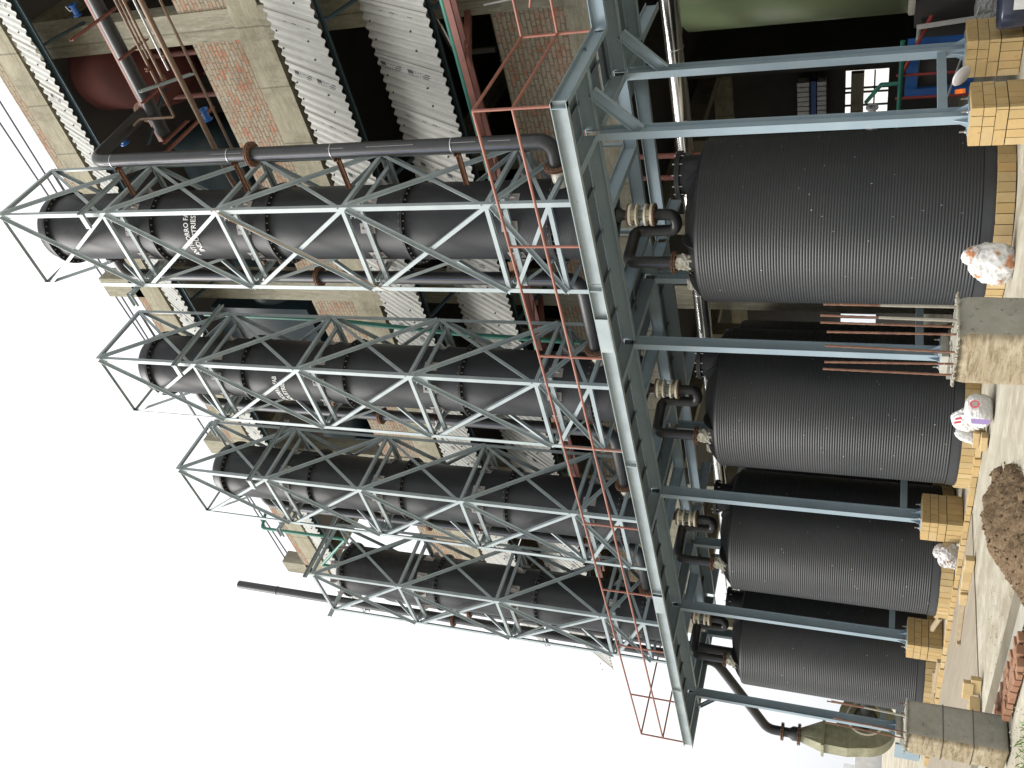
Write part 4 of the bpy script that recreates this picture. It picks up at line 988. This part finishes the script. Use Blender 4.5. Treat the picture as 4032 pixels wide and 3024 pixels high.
m = MB(); m.bar((-.2, 2.0, 14.05), (-.2, 4.0, 14.05), Cp(.03, .08, .006, 1)); m.build('rack_bracket', 'primer', pr)
# valves with blue bodies
for k, (x, y, z) in enumerate(((.35, 2.6, 13.05), (-.2, 2.9, 15.6), (2.0, 4.0, 16.2))):
    t = thing('blue_valve', ['small blue flanged valve under the thick black pipe on the upper facade', 'small blue valve close to the red vessel behind the nearest duct', 'small blue valve with a white handle in the top storey at the photo edge'][k], 'valve', (x, y, z - .08), 'small blue valves on the upper storey')
    m = MB(); m.lathe((x - .11, y, z), [(.07, 0), (.09, 0), (.09, .02), (.06, .02), (.06, .2), (.09, .2), (.09, .22), (.03, .22)], 20, (1, 0, 0), smooth=False); m.build('valve_body', 'bluep', t)
    m = MB(); m.tube([(x, y, z), (x, y - .02, z + .12), (x + .1, y - .04, z + .14)], .012, 8); m.build('valve_handle', 'whitep', t)
# lower facade: green pipe in a rusty tray
t = thing('green_pipe_tray', 'rusty open tray with a green pipe running along the middle of the facade', 'pipe tray', (0, 2.6, 7.3))
for y, z in ((2.05, 7.42), (2.75, 7.66)):
    m = MB(); m.bar((8, y, z), (-13, y, z), Cp(.04, .1, .006, 1)); m.build('tray_rail', 'primer_dark', t)
for i in range(20):
    x = 7.5 - i * 1.05; m = MB(); m.bar((x, 2.05, 7.40), (x, 2.75, 7.63), rect(.03, .03)); m.build('tray_rung', 'primer_dark', t)
m = MB(); m.tube([(8, 2.55, 7.72), (-13, 2.55, 7.72)], .055, 14); m.build('green_pipe', 'green', t)
for x in (1.0, -5.2, -11.4):
    m = MB(); m.bar((x, 4.32, 8.2), (x, 2.4, 7.52), [(-.08, -.05), (.08, -.05), (.08, .05), (-.08, .05), (-.08, -.045), (-.075, .045), (.075, .045), (.075, -.045), (-.08, -.045)][:4], (0, 0, 1)); m.build('tray_stub', 'primer_dark', t)
t = thing('steel_elbow', 'short shiny steel pipe elbow in the dark opening above the smeared brick wall', 'pipe', (.2, 4.6, 7.9))
m = MB(); m.tube(bend([(.25, 4.55, 7.95), (.25, 4.55, 8.75), (.9, 4.6, 8.95)], .1), .06, 14); m.build('pipe_bend', 'stain', t)
t = single('conduit', MB().tube([(1.15, 4.27, 7.85), (1.4, 4.27, 5.2)], .018, 8), 'whitep', 'thin white conduit on the concrete column and smeared brick wall', 'conduit')
# green service pipes beside the second, third and short towers
for k, (pts, lab) in enumerate((([(-4.4, 2.5, 15.6), (-4.45, 2.5, 12.5), (-4.75, 2.5, 9), (-4.9, 2.5, 5.2)], 'green pipe dropping between the second and nearest lattice towers'),
    ([(-9.3, 2.7, 16.2), (-9.35, 2.7, 13.0), (-9.4, 2.7, 5.2)], 'green pipe dropping between the third and second lattice towers'),
    ([(-13.5, 3.6, 18.9), (-13.5, 3.0, 18.7), (-13.5, 3.0, 15.7), (-15.1, 3.0, 17.2), (-15.1, 3.0, 16.7)], 'green pipe zigzagging up to the roof edge behind the short tower'))):
    single('green_pipe', MB().tube(bend(pts, .12), .05, 12), 'green', lab, 'pipe', 'green pipes on the facade')
# cables over the roof
for k, (a, b) in enumerate((((1.9, 7.0, 23.4), (-17.45, 4.5, 20.5)), ((1.1, 7.0, 24.0), (-17.6, 4.7, 20.5)))):
    single('roof_cable', MB().tube([a, b], .028, 6), 'cable', ['thin dark cable over the roof, lower of the pair', 'thin dark cable over the roof, upper of the pair'][k], 'cable', 'cables above the roofline')
# ------------------------------------------------------------------ ground floor interior
t = thing('steam_pipe', 'thick shiny steel clad pipe running along the ground floor ceiling behind the columns', 'pipe', (-2, 4.0, 4.4))
m = MB()
for i in range(20):
    x0, x1 = 9 - i * 1.25, 9 - (i + 1) * 1.25; m.tube([(x0, 4.02, 4.66), (x1, 4.02, 4.66)], .155, 28, False); m.lathe((x1, 4.02, 4.66), [(.155, -.015), (.161, -.01), (.161, .01), (.155, .015)], 28, (1, 0, 0))
m.build('cladding', 'stain', t)
t = thing('olive_tank', 'large olive green fibreglass tank inside the ground floor at the right edge', 'tank', (1.6, 6.2, 1.1))
m = MB(); m.lathe((1.45, 6.35, 0), [(.001, 1.16), (1.82, 1.18), (1.82, 4.72), (1.6, 4.95), (.001, 5.1)], 72); m.build('tank_shell', 'olive', t)
m = MB(); m.lathe((1.45, 6.35, 0), [(1.86, 1.10), (1.86, 1.18), (1.82, 1.2)], 72); m.build('rim', 'grout', t)
part('stand', [((-.2, 5.0, 0), (3.1, 7.8, 1.1))], 'dark', t)
t = thing('filter_press', 'dark filter press with blue side frame and red tie bars on the ground floor', 'machine', (-.9, 3.6, 0))
part('blue_frame', [((-.80, 3.9, 1.02), (.12, 3.95, 1.19)), ((-.80, 3.9, .3), (-.66, 3.95, 1.02)), ((-.05, 3.9, .25), (.12, 3.95, 1.02)), ((-.66, 3.9, .25), (-.05, 3.95, .38))], 'bluep', t)
for x in (-.72, -.35, -.1):
    m = MB(); m.tube([(x, 3.75, .12), (x, 3.75, 1.32)], .022, 10); m.build('tie_bar', 'redp', t)
m = MB(); m.tube([(-.35, 3.7, 1.26), (.55, 3.7, .9)], .03, 10); m.build('tie_bar', 'redp', t)
part('filter_pack', [((-.66, 3.97, .38), (-.05, 5.0, 1.0))], 'dark', t)
t = thing('green_manifold', 'green pipe manifold with pale valves in the ground floor gap', 'pipe', (-.6, 4.2, 0))
m = MB(); m.tube([(.3, 3.5, 1.26), (-1.6, 3.5, 1.26)], .035, 12); m.tube([(-.35, 3.5, 1.26), (-.35, 3.5, 1.52), (-1.2, 4.6, 1.75)], .032, 12); m.build('manifold_pipe', 'green', t)
m = MB(); m.lathe((-1.9, 4.9, 1.66), [(.05, 0), (.09, 0), (.09, .03), (.05, .03), (.05, .2), (.09, .2), (.09, .23), (.06, .23), (.06, .42), (.1, .42), (.1, .45), (.05, .45)], 16, (1, 0, 0), smooth=False); m.build('valve', 'whitep', t)
t = thing('pale_pipe_frame', 'pale grey bent pipe frame standing on the floor beside the olive tank', 'pipe frame', (.6, 3.6, 0))
m = MB(); m.bar((.52, 3.6, .1), (.44, 3.6, 1.09), rect(.05, .05), (0, 1, 0)); m.tube([(.44, 3.6, 1.06), (-.2, 3.95, 1.06)], .028, 10); m.build('pipe', 'greybar', t)
single('leaning_rod', MB().tube([(.95, 3.0, .35), (-.6, 3.4, .62)], .014, 8), 'greybar', 'thin pale rod leaning behind the rear brick plinth', 'rod')
for k, (z, h, mt_) in enumerate(((3.53, .32, 'whitep'), (3.08, .23, 'whitep'), (3.34, .14, 'bluep'))):
    m = MB(); nl = 15
    if mt_ == 'whitep':
        for i in range(nl): m.box((-8.2 + 2.2 * i / nl, 15.0, z), (-8.2 + 2.2 * (i + .8) / nl, 15.3, z + h))
    else: m.box((-8.2, 15.0, z), (-6.0, 15.3, z + h))
    single('stacked_panels', m, mt_, ['upper stack of pale plates deep inside the ground floor', 'lower stack of pale plates deep inside the ground floor', 'flat blue panel between the stacks of pale plates'][k], 'panel stack')
single('red_riser', MB().tube([(-2.2, 4.1, 0.1), (-2.2, 4.1, 5.7)], .05, 10), 'primer_dark', 'dark red vertical riser pipe behind the nearest tank, further one', 'pipe')
single('red_riser', MB().tube([(-1.7, 4.0, 0.1), (-1.7, 4.0, 5.7)], .05, 10), 'primer_dark', 'dark red vertical riser pipe behind the nearest tank, nearer one', 'pipe')
m = MB(); m.box((-2.6, 2.9, 0), (-2.35, 3.15, 4.7)); single('precast_post', m, 'conc_pale', 'pale concrete post standing behind the nearest black tank', 'post')
# far block seen through the rear opening
m = MB(); m.box((-30, 34, 0), (-12, 40, 9)); single('distant_building', m, 'whitep', 'pale distant building seen through the ground floor openings', 'building')

# ------------------------------------------------------------------ sacks
def sack_mat(name, base, patches):
    m, n, b = new_mat(name); v = coords(n)
    c = mixc(n, ramp(n, noise(n, v, 7, 5, .6), [(.4, 0), (.7, .6)]), base, tuple(x * .75 for x in base))
    for (col, sc, lo, hi, amt) in patches:
        c = mixc(n, ramp(n, noise(n, v, sc, 3, .5), [(lo, 0), (hi, amt)]), c, col)
    n.links.new(c, b.inputs['Base Color']); b.inputs['Roughness'].default_value = .45
    bump(n, b, noise(n, v, 13, 5, .65, 1.6), .55, .02); return m
MT['sack'] = sack_mat('white_plastic_sack', (.60, .595, .575), [])
MT['sack_rust'] = sack_mat('stained_white_sack', (.60, .595, .575), [((.42, .15, .04), 5.5, .56, .62, .9)])
MT['sack_dirty'] = sack_mat('dirty_white_sack', (.48, .465, .45), [((.25, .12, .07), 6, .62, .66, .85)])
MT['sack_purple'] = plain('purple_print', (.42, .30, .60), .5); MT['sack_red'] = plain('red_print', (.62, .10, .12), .5)
MT['sack_grey'] = sack_mat('grey_film_bag', (.33, .33, .31), [])
from mathutils import noise as nz
def blob(m, c, rad, seed, rot=0, tilt=0, seg=84, rings=56, wr=.10, flat=.0, taper=0, pleat=9, top=.0):
    mt = Matrix.Translation(c) @ Matrix.Rotation(rot, 4, 'Z') @ Matrix.Rotation(tilt, 4, 'Y'); vs = []
    for j in range(rings + 1):
        t_ = math.pi * j / rings
        for i in range(seg):
            a = 2 * math.pi * i / seg; s_ = math.sin(t_) ** .55; z = math.cos(t_)
            p = Vector((math.cos(a) * s_, math.sin(a) * s_, z)); q = p * 1.3 + Vector((seed, seed * .3, 0))
            cr = math.sin(a * pleat + 4 * nz.noise(Vector((z * 1.5, a, seed)))) * (.25 + .75 * abs(z)) ; f2 = abs(nz.noise(q * 3.1)) ** .6
            rg = (1 - abs(nz.noise(q * 2.6 + Vector((9, 2, 5)))) * 2.2); rg = max(0, rg) ** 3; k = 1 + wr * nz.noise(q) + wr * .3 * cr + wr * .4 * (f2 - .4) + wr * .45 * rg + wr * .3 * nz.noise(q * 7) + wr * .16 * nz.noise(q * 15)
            tp = 1 - taper * (z * .5 + .5)
            vs.append(mt @ Vector((p.x * rad[0] * k * tp, p.y * rad[1] * k * tp, p.z * rad[2] * (1 + .3 * wr * nz.noise(q * 2)))))
    zmin = c[2] - rad[2] * (1 - flat)
    vs = [Vector((v.x, v.y, max(v.z, zmin))) for v in vs]
    m.add(vs, [(j * seg + i, (j + 1) * seg + i, (j + 1) * seg + (i + 1) % seg, j * seg + (i + 1) % seg) for j in range(rings) for i in range(seg)], True); return m
def sack_text(t, body, size, at, dx, dn, mat, nrm):
    at = Vector(at); dx = Vector(dx).normalized(); nrm = Vector(nrm).normalized(); up = nrm.cross(dx).normalized()
    vs, fs, w = text_mesh(body, size, lambda a, b: at + dx * a + up * b + nrm * 0); m = MB(); m.add(vs, fs); m.build('sack_print', mat, t)
# stained sack against the nearest tank
t = thing('stained_sack', 'bulging white plastic sack with rust stains leaning on the nearest tank', 'sack', (-.40, -.78, 0), 'plastic sacks on the floor')
m = MB(); blob(m, (-.42, -.79, .21), (.25, .15, .24), 2.2, .62, .25, wr=.19, flat=.12, taper=.22, pleat=11); blob(m, (-.34, -.74, .42), (.13, .09, .09), 5.1, .5, .9, wr=.2, taper=.2, pleat=5); m.build('sack_body', 'sack_rust', t)
# printed sack slumped at the foot of the second tank
t = thing('printed_sack', 'white printed sack with red and purple lettering slumped open beside the second tank', 'sack', (-2.5, -1.1, 0), 'plastic sacks on the floor')
m = MB(); blob(m, (-2.44, -1.14, .15), (.21, .17, .16), 7.1, .7, 0, wr=.13, flat=.05, taper=.02, pleat=6); blob(m, (-2.80, -.98, .25), (.27, .13, .17), 8.3, -.3, -.35, wr=.2, taper=.25, pleat=7); m.build('sack_body', 'sack', t)
m = MB(); blob(m, (-3.03, -1.02, .22), (.09, .12, .15), 3.3, .1, .2, wr=.22, pleat=6, taper=.3); m.build('sack_mouth', 'sack', t)
vd = Vector((6.65, -10.2, 1.38)) - Vector((-2.42, -1.16, .15)); vd.normalize(); ax = Vector((0, 0, 1)).cross(vd).normalized()
def decal(c, r, pts, mat, name='sack_print', off=.0):
    m = MB(); C_ = Vector(c); u_ = vd.cross(ax).normalized()
    m.add([C_ + ax * a + u_ * b + vd * r for a, b in pts], [tuple(range(len(pts)))]); m.build(name, mat, t)
def ell(cx_, cy_, a, b, n=16): return [(cx_ + a * math.cos(6.283 * i / n), cy_ + b * math.sin(6.283 * i / n)) for i in range(n)]
decal((-2.42, -1.16, .15), .235, ell(.07, .05, .05, .055), 'sack_red'); decal((-2.42, -1.16, .15), .237, [(.045, .02), (.10, .02), (.10, .075), (.045, .075)], 'sack_grey')
decal((-2.42, -1.16, .15), .215, [(-.17, -.12), (-.11, -.13), (-.11, .09), (-.17, .07)], 'sack_purple')
decal((-2.80, -1.0, .29), .19, [(-.02, .02), (.01, .02), (-.01, .10), (-.04, .10)], 'sack_red'); decal((-2.80, -1.0, .29), .19, [(.03, .00), (.06, .00), (.04, .09), (.01, .09)], 'sack_red')
# torn dirty sack below the third front plinth
t = thing('torn_sack', 'crumpled dirty white sack stuffed against the plinth beside the third tank', 'sack', (-6.3, -.52, 0), 'plastic sacks on the floor')
m = MB(); blob(m, (-6.28, -.58, .15), (.19, .15, .17), 4.7, .3, 0, wr=.26, flat=.1, pleat=7); blob(m, (-6.25, -.52, .30), (.11, .09, .07), 1.3, .3, .4, wr=.3); m.build('sack_body', 'sack_dirty', t)
# grey film bag, black tub and the bits on the floor at the right edge
t = thing('film_bag', 'crumpled grey plastic film bag on the floor at the right edge', 'bag', (.65, 3.6, 0), 'plastic sacks on the floor')
m = MB(); blob(m, (.66, 3.55, .17), (.30, .22, .20), 9.4, 0, 0, wr=.3, flat=.1); m.build('bag_body', 'sack_grey', t)
t = thing('plastic_tub', 'glossy black plastic tub with a pale patch beside the rear brick plinth', 'tub', (1.62, 1.3, 0))
m = MB(); m.lathe((1.66, 1.22, 0), [(.2, .0), (.23, .05), (.24, .26), (.22, .30), (.19, .28), (.001, .26)], 28); m.build('tub_shell', 'blackfilm', t)
m = MB(); m.lathe((1.66, 1.22, 0), [(.2445, .03), (.2445, .17)], 8, a0=-75, a1=-25); m.build('torn_patch', 'sack', t)
t = single('white_disc', MB().lathe((1.0, .95, .62), [(.001, -.012), (.12, -.012), (.13, 0), (.12, .012), (.001, .012)], 28, (.3, 1, .9)), 'whitep', 'small white lid lying behind the nearest brick plinth', 'lid')
m = MB(); m.bar((.98, .62, .60), (.80, .95, .66), rect(.05, .03)); single('orange_piece', m, 'orange', 'small bright orange plastic piece behind the nearest brick plinth', 'plastic piece', 'orange plastic pieces')
m = MB(); m.bar((-2.05, 1.7, .62), (-2.25, 1.75, .66), rect(.05, .03)); single('orange_piece', m, 'orange', 'small bright orange plastic piece to the left of the nearest tank, above the pedestal', 'plastic piece', 'orange plastic pieces')
# ------------------------------------------------------------------ loose bricks
LB = 'loose yellow bricks on the floor'
def brick(x, y, z, rz, dims, label, mat='ybrick', grp=LB, rx=0, ry=0, name='loose_brick'):
    m = MB(); mt = Matrix.Translation((x, y, z + dims[2] / 2)) @ Matrix.Rotation(rz, 4, 'Z') @ Matrix.Rotation(ry, 4, 'Y') @ Matrix.Rotation(rx, 4, 'X')
    bm = bmesh.new(); bmesh.ops.create_cube(bm, size=1)
    for v in bm.verts: v.co = Vector((v.co.x * dims[0], v.co.y * dims[1], v.co.z * dims[2]))
    bmesh.ops.bevel(bm, geom=bm.edges[:], offset=.004, segments=1, affect='EDGES')
    bm.verts.index_update(); m.add([mt @ v.co for v in bm.verts], [[v.index for v in f.verts] for f in bm.faces], False); bm.free()
    return single(name, m, mat, label, 'brick', grp)
F3 = (.235, .115, .075)
rowb = [((-4.63, -1.90), .12, 0, (.235, .10, .115), 'yellow brick standing on edge, rightmost of the row before the third tank'), ((-4.90, -1.86), .30, 0, (.235, .085, .115), 'second loose yellow brick from the right in the row before the third tank'),
        ((-5.16, -1.84), .15, 0, (.20, .085, .105), 'third loose yellow brick from the right in the row before the third tank'), ((-5.46, -1.80), .08, 0, (.235, .115, .10), 'large clean face of the fourth loose yellow brick from the right before the third tank'),
        ((-5.50, -1.88), .08, 0, (.235, .035, .10), 'thin yellow brick leaning flat on the fourth one of the row before the third tank')]
for (x, y), rz, _, d, L in rowb: brick(x, y, .004, rz, d, L)
m = MB(); m.bar((-5.72, -1.80, .045), (-6.45, -1.98, .045), rect(.05, .07)); m.bar((-6.43, -2.06, .03), (-6.47, -1.9, .03), rect(.05, .05)); single('wooden_board', m, 'wood', 'narrow pale board lying on the tan slab left of the loose yellow bricks', 'board')
brick(-8.45, -.43, .15, .15, (.34, .10, .05), 'pale plank tipped against the third tank on its brick base', 'wood', 'boards on the floor', ry=.30, name='plank')
for k, (x, y, z, rz, L) in enumerate(((-2.95, -1.20, 0, .1, 'loose yellow brick by the mouth of the printed sack, nearer the camera'), (-3.08, -1.04, 0, .05, 'loose yellow brick by the mouth of the printed sack, against the brick base'),
        (-3.02, -1.08, .078, .2, 'yellow brick laid on top of two others beside the printed sack'), (-3.3, -.80, 0, .1, 'yellow brick lying flat against the brick base left of the printed sack'),
        (-1.15, -.86, 0, .3, 'loose yellow brick just left of the stained sack'), (-1.42, -.78, 0, .1, 'loose yellow brick second to the left of the stained sack'))):
    brick(x, y, z + .004, rz, F3, L)
m = MB(); m.tube([(-1.35, -.98, .02), (-1.0, -1.12, .02)], .012, 6); single('red_stick', m, 'primer_dark', 'short dark red stick on the floor near the nearest tank', 'stick')
for k, (x, y, z, rz, L) in enumerate(((-4.47, -3.80, .0, .9, 'lower yellow brick of the crossed pile at the edge of the tan slab, right end'), (-4.52, -3.84, .078, 1.0, 'upper yellow brick of the crossed pile at the edge of the tan slab'),
        (-4.62, -4.0, 0, .2, 'yellow brick in the packed row beside the foreground pedestal, first from the right'), (-4.75, -4.02, 0, .2, 'yellow brick in the packed row beside the foreground pedestal, second from the right'), (-4.88, -4.05, 0, .25, 'yellow brick in the packed row beside the foreground pedestal, third from the right'))):
    brick(x, y, z + .004, rz + 1.2 if k > 1 else rz - .6, (.235, .075, .115), L)
# broken bricks and boards against the fourth plinth
m = MB(); m.box((-9.9, -.86, .03), (-9.0, -.78, .11)); m.bar((-9.6, -.7, .12), (-10.6, -.82, .06), rect(.05, .04)); single('wooden_board', m, 'wood', 'long pale board lying along the foot of the fourth brick plinth and leftmost tank', 'board')
for k in range(5):
    x = -9.35 - k * .36 + random.uniform(-.05, .05); brick(x, -.72 + random.uniform(-.05, .04), .004, random.uniform(0, 3), (.16, .10, .07), 'broken yellow brick on the floor before the leftmost tank, %s from the right' % ['first', 'second', 'third', 'fourth', 'fifth'][k])
# single course of yellow edging bricks
m = MB(); x = -3.2; rnd = random.Random(4)
while x > -12.6:
    L_ = rnd.uniform(.14, .235); dy = rnd.uniform(-.012, .012) - .014 * (-x - 3)
    m.obox(Matrix.Translation((x - L_ / 2, -.86 + dy, .035)) @ Matrix.Rotation(rnd.uniform(-.05, .05), 4, 'Z') @ Matrix.Rotation(rnd.uniform(-.08, .08), 4, 'X'), L_ - .012, .09 + rnd.uniform(-.01, .01), .07 + rnd.uniform(-.01, .01)); x -= L_
single('brick_edging', m, 'ybrick', 'single low course of yellow edging bricks in front of the tanks', 'brick edging')
# heap of red bricks beside the pedestal: loose, each its own
k = 0; rnd = random.Random(12)
words = ['first', 'second', 'third', 'fourth', 'fifth', 'sixth', 'seventh', 'eighth', 'ninth', 'tenth', 'eleventh', 'twelfth', 'thirteenth', 'fourteenth', 'fifteenth']
for row_, (y0, n_) in enumerate(((-4.97, 15), (-5.085, 11), (-5.20, 9))):
    for i in range(n_):
        x = -1.5 - i * .112 - row_ * .04; y = y0 + .006 * i * (1 if row_ == 0 else .2) + rnd.uniform(-.01, .01)
        if x < -2.60 and y < -5.05: continue
        brick(x, y, .004, 1.57 + rnd.uniform(-.10, .10), (.10 + rnd.uniform(-.01, .008), .100 + rnd.uniform(-.008, .002), .062 + rnd.uniform(-.012, .012)), '%s brick from the right in the %s row of old red bricks by the pedestal' % (words[i], ['back', 'middle', 'front'][row_]), 'rbrick', 'old red bricks beside the grey pedestal', rx=rnd.uniform(-.1, .1), ry=rnd.uniform(-.1, .1), name='red_brick')
# weeds at the bottom corner
m = MB(); rnd = random.Random(2)
MT['weed'] = plain('weed_green', (.10, .22, .04), .6, c2=(.16, .28, .07), sc=20)
for q in range(70):
    x = -1.8 + rnd.uniform(-.25, .3); y = -5.85 + rnd.uniform(-.22, .18); h = rnd.uniform(.02, .07); a = rnd.uniform(0, 6.28); w_ = rnd.uniform(.003, .006); d = Vector((math.cos(a), math.sin(a), 0)); s_ = Vector((-d.y, d.x, 0)) * w_
    b = Vector((x, y, 0)); m.add([b - s_, b + s_, b + d * h * .35 + Vector((0, 0, h * .7)) + s_ * .8, b + d * h * .9 + Vector((0, 0, h))], [(0, 1, 2, 3)])
single('weeds', m, 'weed', 'small tuft of green weeds at the edge of the foreground pedestal', 'weeds', kind='stuff')
m = MB(); rnd = random.Random(8)
for q in range(420):
    x = rnd.uniform(-3.6, 0); y = rnd.uniform(-5.7, -3.2); s_ = rnd.uniform(.003, .010); m.obox(Matrix.Translation((x, y, s_ * .4 + .003)) @ Matrix.Rotation(rnd.uniform(0, 3), 4, Vector((rnd.random(), rnd.random(), 1))), s_ * 1.5, s_, s_)
single('rubble', m, 'grout', 'small brick and cement crumbs scattered on the ground in the foreground', 'rubble', kind='stuff')
# objects past the blower at the left edge
t = thing('steel_stair', 'pale khaki steel frame of short rungs behind the blower at the left edge', 'frame', (-12.6, -2.4, 0))
for z in (.25, .45, .65, .85):
    m = MB(); m.bar((-12.9, -1.9, z), (-12.3, -2.9, z), rect(.03, .04)); m.build('rung', 'blower', t)
for x, y in ((-12.9, -1.9), (-12.3, -2.9)):
    m = MB(); m.bar((x, y, 0), (x, y, 1.1), rect(.06, .06), (0, 1, 0)); m.build('upright', 'blower', t)
single('red_post', MB().tube([(-16.5, -.7, 0), (-16.5, -.7, 1.05)], .06, 12), 'redp', 'bright red post beyond the blower at the left edge', 'post')
m = MB(); m.box((-60, 8, 0), (-44, 16, 1.3)); m.box((-56, 7.9, 1.3), (-50, 16, 1.9)); single('distant_shed', m, 'whitep', 'low distant grey shed beyond the blower', 'building')
m = MB(); m.box((-22, -1.9, 0), (-19.5, -1.3, 1.7)); single('blue_board', m, MT['bluel'] if 'bluel' in MT else plain('light_blue_paint', (.25, .5, .62), .6), 'light blue sheet panel beyond the blower at the left edge', 'panel')
# rope tied to the nearest tower
P = [(0.02, -.02, 11.42), (-.15, -.10, 11.1), (-.6, -.12, 10.3), (-1.1, -.10, 9.5), (-1.6, -.03, 8.75)]
t = single('jute_rope', MB().tube(P, .006, 6), 'rope', 'tan jute rope slanting down across the front of the nearest lattice tower', 'rope')
